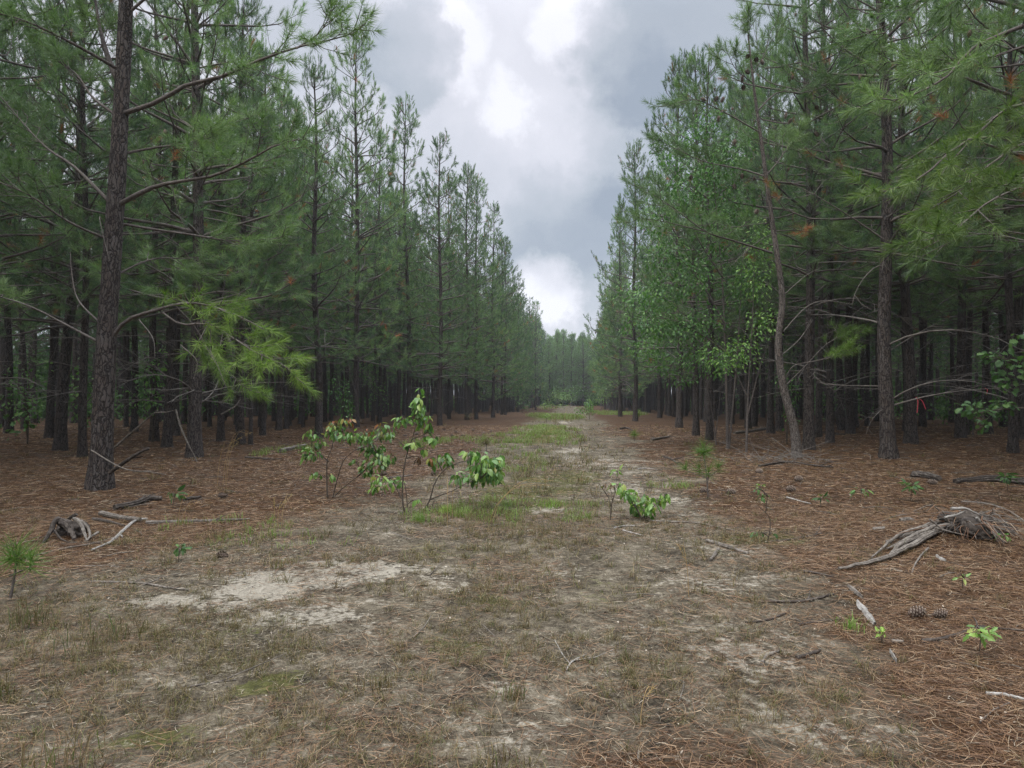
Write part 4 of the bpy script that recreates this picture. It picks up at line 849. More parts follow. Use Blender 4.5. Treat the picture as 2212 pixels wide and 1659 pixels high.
for pts, r0, r1, mat, lab, tw in (
  (((1526, 1171), (1560, 1181), (1616, 1199)), .022, .017, GREYWOOD, 'stout grey broken stick on the right side of the track', 0),
  (((1551, 1190), (1543, 1202), (1535, 1212)), .018, .013, GREYWOOD, 'short stub of grey wood below the stout grey broken stick', 0),
  (((1402, 1127), (1502, 1131), (1545, 1139), (1588, 1148)), .013, .005, GREYWOOD, 'long straight stick running right from the knee high leafy sapling', 1),
  (((1326, 1142), (1345, 1138), (1372, 1137)), .010, .008, PALEWOOD, 'short pale twig left of the long straight stick', 0),
  (((1346, 1147), (1368, 1153), (1388, 1158)), .010, .006, PALEWOOD, 'short pale curved twig below the knee high leafy sapling', 0),
  (((1407, 952), (1430, 948), (1448, 944)), .045, .03, GREYWOOD, 'grey stick lying on the far right verge', 0),
  (((1430, 988), (1448, 993), (1464, 1003)), .028, .016, DARKWOOD, 'dark forked stick on the right verge in the middle distance', 2),
  (((1378, 1014), (1398, 1013), (1418, 1016)), .014, .01, PALEWOOD, 'pale straight stick on the right wheel track', 0),
  (((1661, 1301), (1731, 1301), (1801, 1286)), .011, .008, DARKWOOD, 'long dark bent stick on the straw right of the track', 2),
  (((1611, 1347), (1660, 1340), (1706, 1322)), .007, .005, DARKWOOD, 'thin dark curved stick below the long dark bent stick', 0),
  (((1726, 1351), (1770, 1344), (1816, 1338)), .008, .006, DARKWOOD, 'dark straight stick left of the bleached wood chip', 0),
  (((1646, 1436), (1656, 1421), (1686, 1406)), .010, .007, GREYWOOD, 'grey crooked twig on bare sand at the lower right', 0),
  (((1721, 1424), (1745, 1417), (1771, 1408)), .011, .009, DARKWOOD, 'dark short stick right of the grey crooked twig', 0),
  (((1991, 1389), (2036, 1383), (2080, 1370), (2126, 1356)), .014, .008, DARKWOOD, 'dark branch half buried in straw by the oak seedling', 2),
  (((1926, 1388), (1952, 1389)), .012, .008, GREYWOOD, 'short pale stick end left of the half buried dark branch', 0),
  (((1223, 1451), (1236, 1431), (1271, 1413)), .006, .003, PALEWOOD, 'small pale forked twig near the bottom middle', 2),
  (((1736, 1236), (1765, 1240), (1801, 1248)), .010, .006, DARKWOOD, 'dark twig at the tip of the weathered root', 0),
  (((1661, 1172), (1720, 1166), (1776, 1153)), .012, .008, DARKWOOD, 'dark straight stick at the foot of the bare curving stem', 1),
  (((219, 1114), (257, 1123), (303, 1128)), .040, .028, GREYWOOD, 'thick grey branch end right of the rotten left stump', 0),
  (((315, 1132), (397, 1130), (450, 1128), (540, 1124)), .024, .010, GREYWOOD, 'long grey branch running right from the thick grey branch end', 1),
  (((318, 1124), (292, 1128), (264, 1151), (238, 1174), (198, 1191)), .020, .012, PALEWOOD, 'pale bent root crossing toward the camera left of the sand', 1),
  (((264, 1158), (210, 1174), (131, 1188), (86, 1200), (37, 1209)), .012, .007, GREYWOOD, 'long thin grey root trailing to the left edge', 0),
  (((247, 1102), (292, 1093), (322, 1082), (350, 1081)), .045, .035, DARKWOOD, 'rotting barky branch behind the thick grey branch end', 2),
  (((394, 1083), (415, 1080), (434, 1077)), .035, .02, DARKWOOD, 'short dark rotten piece right of the rotting barky branch', 0),
  (((198, 1259), (303, 1262), (364, 1272), (406, 1276)), .012, .006, GREYWOOD, 'thin grey stick lying onto the left end of the pale sand', 2),
  (((173, 1226), (215, 1224), (257, 1226)), .009, .006, GREYWOOD, 'thin stick parallel to the one on the sand, further back', 0),
  (((201, 1125), (230, 1130), (268, 1139)), .026, .016, DARKWOOD, 'dark branch between the rotten left stump and the pale bent root', 0),
  (((605, 978), (630, 972), (662, 964)), .06, .04, GREYWOOD, 'lichen grey log lying behind the bushy broad leaved sapling', 0),
  (((530, 990), (560, 992), (590, 994)), .03, .02, DARKWOOD, 'dark broken branch left of the lichen grey log', 2),
  (((820, 1038), (850, 1033), (890, 1028)), .02, .012, GREYWOOD, 'pale stick on the ground behind the tall thin sapling', 0),
  (((1640, 1009), (1700, 1000), (1760, 1008), (1800, 1012)), .03, .02, DARKWOOD, 'dark rotting branch on straw in front of the crooked pine', 2),
  (((1700, 1076), (1725, 1083), (1752, 1090)), .013, .008, PALEWOOD, 'pale twig on straw in front of the dark rotting branch', 0),
  (((1586, 938), (1620, 934), (1660, 927)), .06, .05, GREYWOOD, 'mossy fallen pole lying between the hardwood stems', 0),
  (((1750, 935), (1790, 937), (1825, 940)), .045, .03, DARKWOOD, 'fallen pole lying behind the crooked pine', 0),
  (((1885, 1146), (1900, 1145), (1912, 1144)), .022, .02, GREYWOOD, 'stubby grey chunk left of the weathered stump', 0),
  (((1945, 1128), (1958, 1126), (1972, 1126)), .026, .022, GREYWOOD, 'rounded grey chunk just behind the weathered roots', 0),
  (((1888, 1140), (1922, 1120), (1962, 1112), (2000, 1106)), .010, .006, GREYWOOD, 'thin bowed branch arching behind the weathered roots', 0),
  (((2076, 1086), (2110, 1088), (2140, 1092), (2186, 1110), (2230, 1142)), .016, .011, GREYWOOD, 'long grey branch curving down behind the weathered stump to the right edge', 0),
  (((2130, 1497+4), (2170, 1504), (2215, 1515)), .010, .008, PALEWOOD, 'pale stick end at the right edge near the bottom', 0),
  (((1180, 985+3), (1196, 990), (1213, 989)), .012, .008, DARKWOOD, 'dark twig on the centre strip of the track', 0),
  (((1340, 928), (1352, 926), (1366, 931)), .05, .02, DARKWOOD, 'dark curved stick across the right wheel track far away', 0),
  (((405, 1480+6), (450, 1478), (510, 1470)), .006, .004, GREYWOOD, 'thin grey twig in the dry grass at the lower left', 1),
  (((640, 1238-40), (670, 1190), (700, 1186)), .005, .003, DARKWOOD, 'dark twig at the upper edge of the pale sand', 0)):
    stick('stick', lab, 'stick', pts, r0, r1, mat, group=WG, twigs=tw)
def p3(*a): return [at(*q) for q in a]
stick('leaning_branch', 'grey forked branch leaning up from the ground right of the thick near pine', 'branch', p3((238, 975, 12.2), (283, 936, 12.0), (340, 886, 11.8)), .022, .012, GREYWOOD, twigs=3)
stick('broken_branch', 'short dark broken branch propped at the foot of the thick near pine', 'branch', p3((236, 1022, 11.0), (287, 986, 10.9), (322, 968, 10.9)), .035, .022, DARKWOOD, twigs=1)
stick('leaning_branch', 'thin pale branch resting across the foot of the thick near pine', 'branch', p3((197, 973, 10.7), (267, 1012, 10.6), (330, 1020, 10.6), (360, 1026, 10.7)), .013, .006, GREYWOOD, twigs=2)
stick('leaning_branch', 'thin pale branch propped against the straight grey front pine', 'branch', p3((380, 885, 15.6), (393, 930, 15.5), (427, 1000, 15.4)), .022, .014, GREYWOOD)
stick('leaning_branch', 'dark dead branch leaning from the ground onto the stout trunk', 'branch', p3((478, 895, 17), (505, 880, 17), (520, 862, 17.1)), .02, .01, GREYWOOD)
stick('log', 'broken end of a dark rotting log near the right edge', 'log', ((1972, 1031), (2000, 1034), (2030, 1041)), .075, .05, DARKWOOD, twigs=0)
stick('log', 'long dark rotting log running off at the right edge', 'log', ((2064, 1045), (2130, 1041), (2175, 1044), (2240, 1050)), .055, .085, DARKWOOD)
brush = MB(); c_ = G(1700, 1000)
for i in range(70):
    a = rng.random()*pi; p = c_+np.array([rng.normal(-.1, .55), rng.normal(0, .3), rng.uniform(.0, .16)]); p[2] += float(gz(p[0], p[1]))-c_[2]; d = np.array([cos(a), sin(a)*.5, rng.uniform(-.05, .45)]); l = rng.uniform(.3, 1.3)
    p2 = p+d*l; p2[2] = max(p2[2], float(gz(p2[0], p2[1]))+.01); mdl = (p+p2)/2+rng.normal(0, .07, 3)*[1, 1, .6]; r = rng.uniform(.003, .009)
    brush.tubes(spline(np.array([p, mdl, p2]), 7), np.linspace(r, r*.4, 7), 5)
tag(brush.build('brush_heap', DEADWOOD, None, origin=c_), 'tangle of dead grey twigs heaped at the foot of the crooked pine', 'brush')
# weathered stump with torn roots
sb = G(2092, 1150); t = empty('weathered_stump', sb, 'big weathered stump with torn grey roots stretching to the left', 'stump')
def lump(name, parent, c, r, mat, seed, amp=.45, rings=18, seg=28):
    u = np.linspace(0, pi, rings)[:, None]; v = np.arange(seg)/seg*2*pi; d = np.stack([np.sin(u)*np.cos(v), np.sin(u)*np.sin(v), np.cos(u)*np.ones(seg)], -1)
    k = 1+amp*(fbm(d[..., 0]*2.2+d[..., 2]*1.3+seed, d[..., 1]*2.2+seed, 4, seed)-.5)*2 + .12*(rng.random((rings, seg))-.5)
    V = d*k[..., None]*np.asarray(r)+np.asarray(c); i = np.arange(rings*seg).reshape(rings, seg); j = np.roll(i, -1, 1)
    b = MB(); b.add(V, np.stack([i[:-1], i[1:], j[1:], j[:-1]], -1).reshape(-1, 4)); return b.build(name, mat, parent)
lump('root_plate', t, (0.03, .05, .05), (.25, .20, .125), DARKWOOD, 5, .8, 40, 60)
lump('soil_clump', t, (.20, .10, .02), (.24, .20, .11), DARKWOOD, 9, .8, 36, 54)
fb = MB()
for i in range(130):
    a = rng.random()*6.28; q = np.array([.06+.30*cos(a)*rng.random(), .02+.24*sin(a)*rng.random(), rng.uniform(.06, .2)]); d = np.array([cos(a)+rng.normal(0, .5), sin(a)-.3, rng.uniform(-.9, .15)]); l = rng.uniform(.1, .34); e2 = q+d*l; e2[2] = max(e2[2], 0.0); r = rng.uniform(.0018, .006)
    fb.tubes(spline(np.array([q, (q+e2)/2+rng.normal(0, .03, 3)+[0, 0, .03], e2]), 6), np.linspace(r, r*.5, 6), 5, 0 if rng.random() < .55 else 1)
tag(fb.build('root_fibres', [GREYWOOD, STRAW], t), kind='stuff')
for pts, r0, r1, m_, hh in ((((2040, 1143), (1995, 1155), (1960, 1166), (1914, 1175)), .03, .010, GREYWOOD, .08), (((2040, 1150), (2015, 1163), (1970, 1188), (1910, 1214), (1854, 1228), (1812, 1233)), .032, .013, GREYWOOD, .05), (((2030, 1158), (2000, 1168), (1965, 1178), (1940, 1190), (1918, 1209)), .030, .014, GREYWOOD, .06),
   (((2020, 1160), (1975, 1174), (1945, 1184), (1914, 1193)), .022, .008, GREYWOOD, .10), (((1990, 1160), (1950, 1167), (1922, 1182), (1882, 1212)), .018, .007, GREYWOOD, .09), (((2050, 1150), (2010, 1158), (1975, 1170), (1950, 1180)), .034, .012, GREYWOOD, .06), (((2005, 1190), (1990, 1204), (1975, 1226), (1970, 1240)), .010, .005, GREYWOOD, .02)):
    q = [G(*p)+np.array([0, 0, hh*(1-i/len(pts))+r1]) for i, p in enumerate(pts)]; stick('root', None, None, q, r0, r1, m_, nseg=22, sides=9, parent=t, wig=1.2)
for pts, r0 in (((( 2054, 1099), (2080, 1098), (2092, 1101), (2114, 1112)), .016), (((2110, 1118), (2124, 1136), (2140, 1156)), .014), (((2036, 1104), (2044, 1118), (2054, 1132)), .008), (((2008, 1122), (2026, 1136), (2036, 1146)), .010), (((2040, 1118), (2066, 1112), (2084, 1104)), .012), (((2020, 1140), (2050, 1148), (2100, 1160), (2130, 1172)), .009)):
    stick('root', None, None, [at(px, py, sb[1]-.18) for px, py in pts], r0, r0*.5, PALEWOOD if r0 > .011 else GREYWOOD, parent=t)
# rotten stump on the left
sb = G(140, 1160); t = empty('rotten_stump', sb, 'rotten hollow stump with one bent leg like root at the left', 'stump')
lump('core', t, (0.02, .10, .06), (.14, .11, .095), DARKWOOD, 12, .8, 34, 50)
def LS(*a): return [at(px, py, sb[1]+dy) for px, py, dy in a]
for pts, r0, r1, m_ in ((LS((150, 1140, 0), (136, 1127, 0), (122, 1124, -.05), (112, 1140, -.1), (98, 1166, -.2), (80, 1188, -.3)), .036, .012, DARKWOOD), (LS((124, 1124, 0), (142, 1132, -.05), (156, 1152, -.1), (160, 1166, -.15)), .05, .02, DARKWOOD), (LS((160, 1120, 0), (172, 1128, -.05), (182, 1150, -.12), (188, 1170, -.2)), .022, .010, GREYWOOD), (LS((175, 1125, 0), (190, 1140, -.05), (194, 1158, -.12), (188, 1168, -.2)), .016, .01, GREYWOOD), (LS((117, 1146, -.1), (130, 1162, -.15), (150, 1172, -.2), (180, 1172, -.2)), .011, .006, DARKWOOD), (LS((212, 1150, 0), (196, 1160, -.1), (180, 1172, -.2)), .014, .01, GREYWOOD), (LS((166, 1110, .1), (150, 1120, .1), (135, 1130, .1)), .02, .012, DARKWOOD)):
    stick('root', None, None, pts, r0, r1, m_, parent=t, wig=1.0)
# bleached chip, cones
def chip(pts, w, label, mat=PALEWOOD):
    q = np.array([G(*p)+np.array([0, 0, .016]) for p in pts]); path = spline(q, 8); b = MB(); t_ = nrm(np.gradient(path, axis=0)); u = nrm(np.cross(t_, [0, 0, 1.])); ww = w*np.array([.35, .8, 1, .85, 1, .9, .7, .3])*(1+.3*(rng.random(8)-.5))
    V = []
    for k in range(8): V += [path[k]-u[k]*ww[k], path[k]-u[k]*ww[k]*.3+[0, 0, .012+.006*rng.random()], path[k]+u[k]*ww[k]*.4+[0, 0, .010+.008*rng.random()], path[k]+u[k]*ww[k]+[0, 0, -.004], path[k]+[0, 0, -.02]]
    F = [[5*k+j, 5*k+(j+1) % 5, 5*k+5+(j+1) % 5, 5*k+5+j] for k in range(7) for j in range(5)]; b.add(V, F, 0, False)
    tag(b.build('wood_chip', mat, None, origin=q[0]), label, 'wood chip')
chip(((1852, 1304), (1868, 1324), (1884, 1346), (1890, 1354)), .026, 'bleached white wood chip left of the pine cone')
chip(((1832, 1270), (1848, 1282), (1864, 1296)), .018, 'grey rotten chip lying above the bleached white one', GREYWOOD)
chip(((2022, 1204), (2034, 1212), (2044, 1216)), .014, 'pale wood splinter on the grey patch below the weathered stump')
chip(((1922, 1412), (1930, 1424), (1938, 1436)), .007, 'pale splinter on straw below the pine cone')
for px, py, lab, s_ in ((1962, 1336, 'open brown pine cone lying on straw right of the bleached wood chip', 1.0), (1632, 1024, 'dark pine cone on straw in front of the crooked pine', 1.3), (1568, 1068, 'grey pine cone right of the waist high pine seedling', 1.3), (1511, 1065, 'grey pine cone left of the foot of the waist high pine seedling', 1.3), (1697, 1062, 'dark pine cone on the straw right of the grey cone', 1.3), (1715, 1040, 'brown pine cone beyond the dark cone on straw', 1.3), (2003, 1047, 'pine cone against the broken rotting log', 1.3), (820, 1027, 'dark pine cone behind the bushy broad leaved sapling', 1.3), (930, 1028, 'dark pine cone behind the tall thin sapling', 1.3), (470, 1076, 'dark pine cone on the straw left of the saplings', 1.2), (468, 1204, 'dark cone lying left above the pale sand', 1.0), (2015, 1336, 'crushed cone right of the open brown cone', .8)):
    g = G(px, py); c = link('pine_cone', CONEM); tag(c, lab, 'pine cone', 'pine cones on the ground'); c.location = g+np.array([0, 0, .032*s_]); c.rotation_euler = (pi/2+rng.normal(0, .15), 0, rng.uniform(1.2, 1.9)); c.scale = (s_,)*3
for i in range(16):
    px, py = rng.uniform(840, 1060), rng.uniform(926, 946); g = G(px, py); c = link('pine_cone', CONEM); tag(c, 'small dark pine cone scattered on the far straw along the left row', 'pine cone', 'pine cones on the ground'); c.location = g+np.array([0, 0, .03]); c.rotation_euler = (pi/2, 0, rng.random()*6); c.scale = (1.3,)*3
# flagging tape
def tape(pts, Yt, label):
    b = MB(); q = spline(np.array(p3(*[(x, y, Yt) for x, y in pts])), 12); w = .012
    V = np.concatenate([np.stack([q+[-w, 0, 0], q+[w, .004, 0]], 1), ]).reshape(-1, 3); b.add(V, [[2*k, 2*k+1, 2*k+3, 2*k+2] for k in range(11)])
    b.add(V+[0, .0015, 0], [[2*k+2, 2*k+3, 2*k+1, 2*k] for k in range(11)])
    tag(b.build('flagging_tape', PINK, None, origin=q[0]), label, 'tape', 'flagging tape in the right stand')
tape(((1979, 858), (1983, 868), (1981, 892)), 19.6, 'pink flagging tape strip hanging at the side of the marked pine, left one')
tape(((1980, 859), (1992, 866), (2000, 884)), 19.6, 'pink flagging tape strip curling away from the marked pine, right one')
tape(((2128, 838), (2133, 842), (2131, 852)), 22.5, 'scrap of red tape on the reddish pine near the right edge')

# ---------------------------------------------------------------- grass, straw and undergrowth
def blades(mb, P, h, lean, w, n, mat=0, spread=.03):
    """n curved grass blades round each point"""
    K = len(P)*n; B_ = np.repeat(P, n, 0)+np.concatenate([rng.normal(0, spread, (K, 2)), np.zeros((K, 1))], 1)
    hh = np.repeat(h, n)*rng.uniform(.3, 1.15, K); a = rng.random(K)*2*pi; le = lean*rng.uniform(.2, 1.3, K)
    o = np.stack([np.cos(a), np.sin(a), 0*a], -1); u = np.stack([-np.sin(a+rng.normal(0, .8, K)), np.cos(a), 0*a], -1)*(w*rng.uniform(.6, 1.2, K))[:, None]/2
    m_ = B_+o*(hh*le*.35)[:, None]+np.array([0, 0, 1.])*(hh*.62)[:, None]; t_ = B_+o*(hh*le*1.0)[:, None]+np.array([0, 0, 1.])*(hh*np.clip(1-.35*le, .3, 1))[:, None]
    V = np.stack([B_-u-[0, 0, .01], B_+u-[0, 0, .01], m_-u*.8, m_+u*.8, t_], 1); i = np.arange(K)[:, None]*5
    mb.add(V, i+np.array([0, 1, 3, 2]), mat, False); base = mb.n-5*K; mb.f.append((base+i+np.array([2, 3, 4]), mat, False))
def onz(x, y): return np.stack([x, y, gz(x, y)+.012*(fbm(x*6, y*6, 3, 8)-.5)], -1)
def scatter(n, y0, y1, dens):
    y = rng.uniform(y0, y1, n); x = rng.uniform(-1, 1, n)*(.76*y1+.6); k = np.abs(x) < .76*y+.6; x, y = x[k], y[k]
    k = rng.random(len(x)) < dens(x, y); return x[k], y[k]
def strands(mb, x, y, l, w, bend=.5, lift=.014):
    K = len(x); P = onz(x, y); a = rng.random(K)*2*pi; L_ = l*rng.uniform(.5, 1.15, K); c = rng.normal(0, bend, K); pts = []
    for s_ in (-.5, -.15, .2, .5):
        aa = a+c*s_; px = x+np.cos(aa)*L_*s_; py = y+np.sin(aa)*L_*s_; pts.append([px, py, aa])
    h = rng.random(K)*lift+.002; tilt = rng.normal(0, .05, K); V = []
    for i, s_ in enumerate((-.5, -.15, .2, .5)):
        px, py, aa = pts[i]; z = P[:, 2]+h+tilt*L_*s_ if False else gz(px, py)+.012*(fbm(px*6, py*6, 3, 8)-.5)+h+np.abs(tilt*L_*(s_+.5))
        q = np.stack([px, py, z], -1); u = np.stack([-np.sin(aa), np.cos(aa), rng.normal(0, .5, K)], -1)*w/2*(1, .9, .8, .35)[i]; V += [q-u, q+u]
    V = np.stack(V, 1); i = np.arange(K)[:, None]*8
    for j in (0, 2, 4): mb.f.append((mb.n+i+np.array([j, j+1, j+3, j+2]), 0, False))
    mb.v.append(V.reshape(-1, 3)); mb.n += K*8
b = MB()
for n, y0, y1, l, w in ((60000, 2.2, 5, .17, .0022), (90000, 5, 9, .18, .0032), (70000, 9, 16, .20, .006), (50000, 16, 34, .24, .012)):
    def dens(x, y):
        lit, sd, ms = masks(x, y); return np.clip(.24+lit*.8-.2*sd+1.2*(fbm(x*1.3, y*1.3, 4, 91)-.5), .03, 1)*(1 if y0 < 9 else .8)
    x, y = scatter(n, y0, y1, dens); strands(b, x, y, l, w)
tag(b.build('pine_straw', STRAW), 'fallen pine needles strewn over the ground', 'pine straw', kind='stuff')
b = MB()
for n, y0, y1, l, w in ((75000, 2.2, 5, .06, .002), (80000, 5, 9.5, .08, .0032), (30000, 9.5, 20, .12, .009)):
    def dens(x, y):
        lit, sd, ms = masks(x, y); return np.clip(.75-.55*lit-.55*sd, .05, 1)*(.18+.82*sstep(.42, .6, fbm(x*1.2, y*1.2, 3, 101)))*np.where(x > laneC(y)+.3, .6, 1)
    x, y = scatter(n, y0, y1, dens); strands(b, x, y, l, w, .35, .016)
tag(b.build('dead_grass_litter', THATCH), 'grey bits of dead grass over the sandy soil', 'dead grass', kind='stuff')
b = MB()
for n, y0, y1, hh, w, nb, sp in ((6500, 2.3, 5.2, .072, .0021, 26, .016), (8500, 5.2, 10, .085, .0032, 20, .022), (3600, 10, 18, .12, .007, 14, .04), (3600, 18, 40, .17, .014, 10, .07), (1600, 40, 100, .25, .03, 8, .16)):
    def dens(x, y):
        lit, sd, ms = masks(x, y); d = np.clip(.62-.9*lit-.55*sd+2.0*(fbm(x*1.1, y*1.1, 4, 44)-.5)-.18*(x > laneC(y)+.4), .03, 1)
        return d*np.where(np.abs(x-laneC(y)) < 1.2, 1, .75)
    x, y = scatter(n, y0, y1, dens); P_ = onz(x, y); hs = hh*rng.uniform(.5, 1.4, len(x))*(1+.6*(np.abs(x-laneC(y)+.3) < .9)*(y > 10)); blades(b, P_, hs, 1.7, w, nb, 0, sp)
tag(b.build('dry_grass', GRASS_DRY), 'low brown and olive tufts of dry grass over the track', 'grass', kind='stuff')
b = MB()
for cx_, cy_, rx, ry, a in [pxE(*t) for t in ((1100, 1110, 230, 30, 1), (950, 1130, 120, 24, 1), (1180, 930, 70, 10, .8), (1150, 950, 120, 16, .8), (1200, 900, 60, 6, 1), (1110, 1010, 80, 18, .8), (290, 1215, 60, 14, .7), (560, 1180, 200, 24, .35), (620, 975, 60, 12, .6), (1450, 1050, 50, 10, .7), (1330, 893, 50, 4, 1), (500, 1140, 150, 16, .3), (1000, 960, 150, 16, .35), (1130, 980, 60, 14, .5))]:
    n = int(min(420, 36*rx*ry*pi*a)+8); a_ = rng.random(n)*2*pi; r_ = np.sqrt(rng.random(n)); x = cx_+rx*r_*np.cos(a_); y = cy_+ry*r_*np.sin(a_)
    k = fbm(x*1.8, y*1.8, 3, 71) > .53; x, y = x[k], y[k]; d_ = cy_; blades(b, onz(x, y), np.full(len(x), .10+.003*d_), 1.0, .0034+.00045*d_, 16, 0, .035+.002*d_)
tag(b.build('green_grass', GRASS_MIX2), 'fresh green grass growing in patches along the track middle', 'grass', kind='stuff')
# tufts one can point at
TUFTS = [(905, 1128, .15, 170, GRASS_GREEN, .055, 'large bright green grass clump at the foot of the tall thin sapling'), (962, 1110, .14, 140, GRASS_GREEN, .045, 'green grass clump right of the largest clump, below the low leaning sapling'), (1093, 1095, .13, 100, GRASS_GREEN, .045, 'small bright green tuft left of two in the track middle'), (1187, 1096, .13, 100, GRASS_GREEN, .08, 'small bright green tuft right of two in the track middle'), (1108, 1125, .12, 90, GRASS_GREEN, .06, 'flat green tuft in front of the two small bright tufts'),
  (62, 1352, .22, 90, GRASS_MIX, .06, 'half green half brown grass clump at the left edge below the pine seedling'), (228, 1392, .20, 120, GRASS_MIX, .12, 'wide green and brown grass clump at the lower left'), (8, 1510, .14, 50, GRASS_MIX, .04, 'small grass clump cut by the left edge beside the pale sand'), (130, 1662, .20, 70, GRASS_MIX, .06, 'dark green grass clump at the bottom left of the photo'), (1352, 1428, .13, 36, GRASS_MIX, .02, 'thin upright green tuft right of the bottom middle'), (1840, 1362, .12, 60, GRASS_GREEN, .035, 'yellow green tuft beside the bleached wood chip'), (470, 1165, .18, 90, GRASS_DRY, .06, 'brown grass clump at the end of the long grey branch'), (365, 1220, .12, 60, GRASS_DRY, .04, 'brown and green grass tuft above the pale sand'), (600, 1228, .13, 50, GRASS_MIX, .03, 'thin grass tuft standing in the pale sand'), (1110, 1510, .12, 60, GRASS_MIX, .03, 'dull green tuft in the dry grass near the bottom middle'), (822, 1490, .12, 70, GRASS_DRY, .045, 'brown grass tuft near the bottom left of the middle'), (690, 1165, .16, 60, GRASS_MIX, .06, 'grass tuft at the upper edge of the pale sand'), (1090, 1655, .12, 60, GRASS_DRY, .06, 'brown grass tuft at the very bottom middle')]
for px, py, h, n, m_, sp, lab in TUFTS:
    g = G(px, py); b = MB(); blades(b, np.array([g]), np.array([h]), .8, .0042, n, 0, sp)
    tag(b.build('grass_tuft', m_, None, origin=g), lab, 'grass tuft', 'grass tufts on the track')
def stalks(px, py, n, h, label, lean=(.25, 0), spread=.05):
    g = G(px, py); b = MB()
    for i in range(n):
        a = rng.normal(0, spread, 2); d = np.array([lean[0]+rng.normal(0, .12), lean[1]+rng.normal(0, .1)])*h; hh = h*rng.uniform(.7, 1.1); p0 = g+np.array([a[0], a[1], -.02])
        path = spline(np.array([p0, p0+np.array([d[0]*.2, d[1]*.2, hh*.5]), p0+np.array([d[0]*.8, d[1]*.8, hh*.95]), p0+np.array([d[0]*1.5, d[1]*1.3, hh*.93])]), 9); b.tubes(path, np.linspace(.0026, .0016, 9), 4)
        q = path[5:]; K = 26; u_ = rng.random(K); bp_ = path[5]+(path[8]-path[5])*u_[:, None]; needles(b, bp_, np.tile(nrm(path[8]-path[5]), (K, 1)), np.full(K, .01), 1, .035, .004, 0, 40, 20)
    tag(b.build('grass_clump', GRASS_TAN, None, origin=g), label, 'grass stalks', 'tall tan grass stalks')
stalks(478, 1050, 4, .95, 'tall tan grass stalks bending right, left of the bushy sapling', (.3, 0), .08)
stalks(600, 1140, 3, .5, 'tan grass stalks between the pale sand and the bushy sapling', (.2, 0))
stalks(393, 1140, 2, .42, 'two tan stalks arching over the long grey branch', (.3, 0))
stalks(1385, 1570, 1, .27, 'single tan stalk standing near the bottom right of the middle', (.14, .1), .012)
stalks(1215, 915, 4, 1.2, 'tan plume grass on the centre strip far along the track', (.2, 0), .2)
stalks(1060, 1130, 2, .5, 'tan stalk arching right beside the green tufts', (.9, 0), .02)
stalks(970, 1140, 2, .55, 'thin tan stalks right of the largest green clump', (.1, 0), .05)
stalks(1170, 960, 6, .55, 'reddish tan grass on the centre strip in the middle distance', (.35, 0), .35)
stalks(1490, 1260+30, 1, .4, 'lone tan stalk on the straw left of the weathered root', (-.2, 0), .01)
# twigs and bark bits too many to count
b = MB(); x, y = scatter(1500, 2.3, 24, lambda x, y: .4+.6*masks(x, y)[0]); 
for i in range(len(x)):
    l = rng.uniform(.05, .32)*(1+y[i]*.03); a = rng.random()*6.28; d = np.array([cos(a), sin(a), 0]); r = rng.uniform(.0016, .0045)*(1+y[i]*.04); p = onz(x[i:i+1], y[i:i+1])[0]+[0, 0, .008]; e2 = p+d*l; e2[2] = float(gz(e2[0], e2[1]))+rng.uniform(.006, .04)
    b.tubes(np.array([p, (p+e2)/2+rng.normal(0, .012, 3)*[1, 1, .5]+[0, 0, .006], e2]), np.array([r, r*.85, r*.5]), 4)
tag(b.build('twig_litter', GREYWOOD), 'small broken twigs scattered over the ground', 'twigs', kind='stuff')
b = MB(); x, y = scatter(14000, 2.3, 16, lambda x, y: .8+0*x); P_ = onz(x, y)+[0, 0, .008]; K = len(x); D_ = rng.normal(size=(K, 3))*[1, 1, .2]
leaves(b, P_, D_, np.array([0, 0, 1.])+rng.normal(0, .35, (K, 3)), rng.uniform(.006, .022, K)*(1+y*.04), rng.uniform(.004, .011, K)*(1+y*.04))
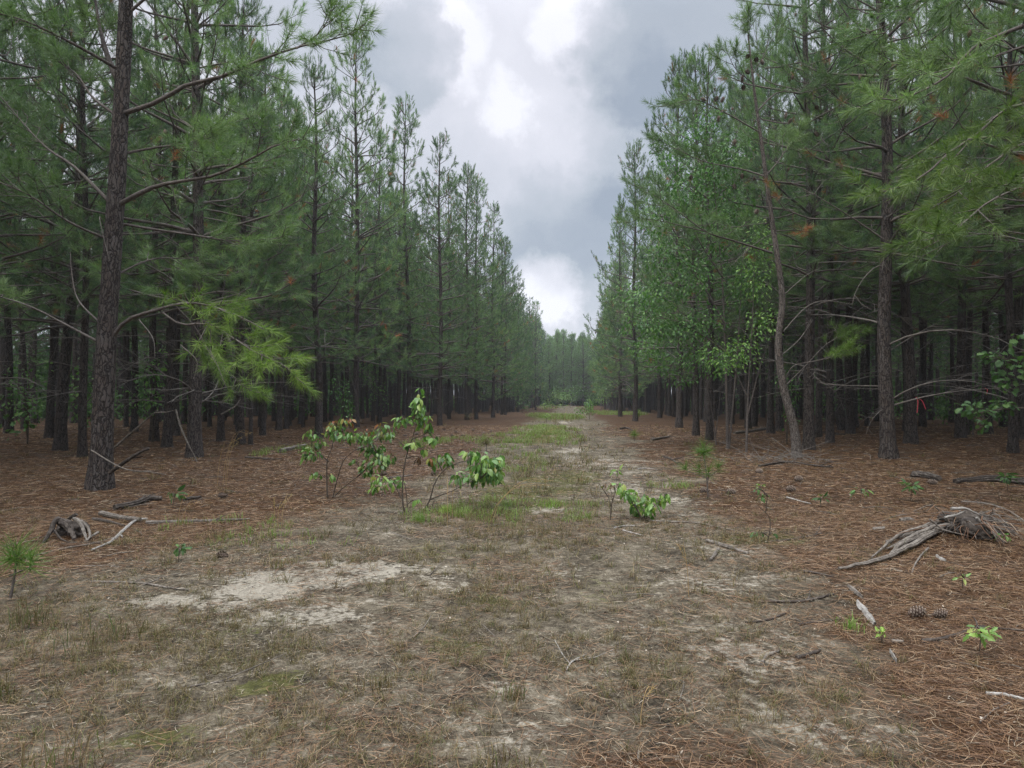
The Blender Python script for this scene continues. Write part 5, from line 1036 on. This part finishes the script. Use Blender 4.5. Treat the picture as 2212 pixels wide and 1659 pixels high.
tag(b.build('bark_litter', BITS), 'bits of bark and dead leaf on the ground', 'litter', kind='stuff')
# shaded undergrowth deep in the stands; tall outer ring added to block sky light
b = MB()
for i in range(2900):
    side = -1 if rng.random() < .5 else 1; y = rng.uniform(14, 162) if i < 1500 else rng.uniform(22, 75); off = rng.uniform(9, 30) if i < 700 else rng.uniform(28, 44)
    if y > 134: x = rng.uniform(laneL(y)-10, laneR(y)+10)
    else: x = laneL(y)-off if side < 0 else laneR(y)+off
    if abs(x)/y > 1.1: continue
    h = rng.uniform(1.5, 4.5) if y > 134 else rng.uniform(.8, 2.4) if i < 700 else rng.uniform(2.6, 6.); c = np.array([x, y, float(gz(x, y))+h*.55]); n = 60 if i < 700 else 110; q = nrm(rng.normal(size=(n, 3)))*(rng.random(n)**.45)[:, None]
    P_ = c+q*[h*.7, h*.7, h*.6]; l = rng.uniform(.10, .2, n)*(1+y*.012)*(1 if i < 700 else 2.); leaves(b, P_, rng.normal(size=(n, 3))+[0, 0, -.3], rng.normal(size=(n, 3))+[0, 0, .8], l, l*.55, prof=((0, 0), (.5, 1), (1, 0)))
    b.tubes(np.array([[x, y, c[2]-h*.6], c, c+rng.normal(0, .2, 3)+[0, 0, h*.4]]), np.array([.02, .014, .006]), 4, 1)
tag(b.build('undergrowth', [LEAF_SHADE, LIMB]), 'dim leafy undergrowth deep between the trunks, and an added tall ring that blocks low light', 'undergrowth', kind='stuff')

# ---------------------------------------------------------------- thin haze volume, added to imitate lens veil
hz = MB(); hx, hy0, hy1, hz0, hz1 = 82., -14., 182., -3., 19.5
hv = [(x, y, z) for x in (-hx, hx) for y in (hy0, hy1) for z in (hz0, hz1)]; hz.add(hv, [[0, 1, 3, 2], [4, 6, 7, 5], [0, 4, 5, 1], [2, 3, 7, 6], [0, 2, 6, 4], [1, 5, 7, 3]], 0, False)
m = M('veil_haze'); m.set(m.out.inputs['Volume'], m.n('ShaderNodeVolumePrincipled', {'Color': (.86, .92, 1, 1), 'Density': .0005, 'Anisotropy': .2}))
tag(hz.build('haze', m.m), kind='stuff')
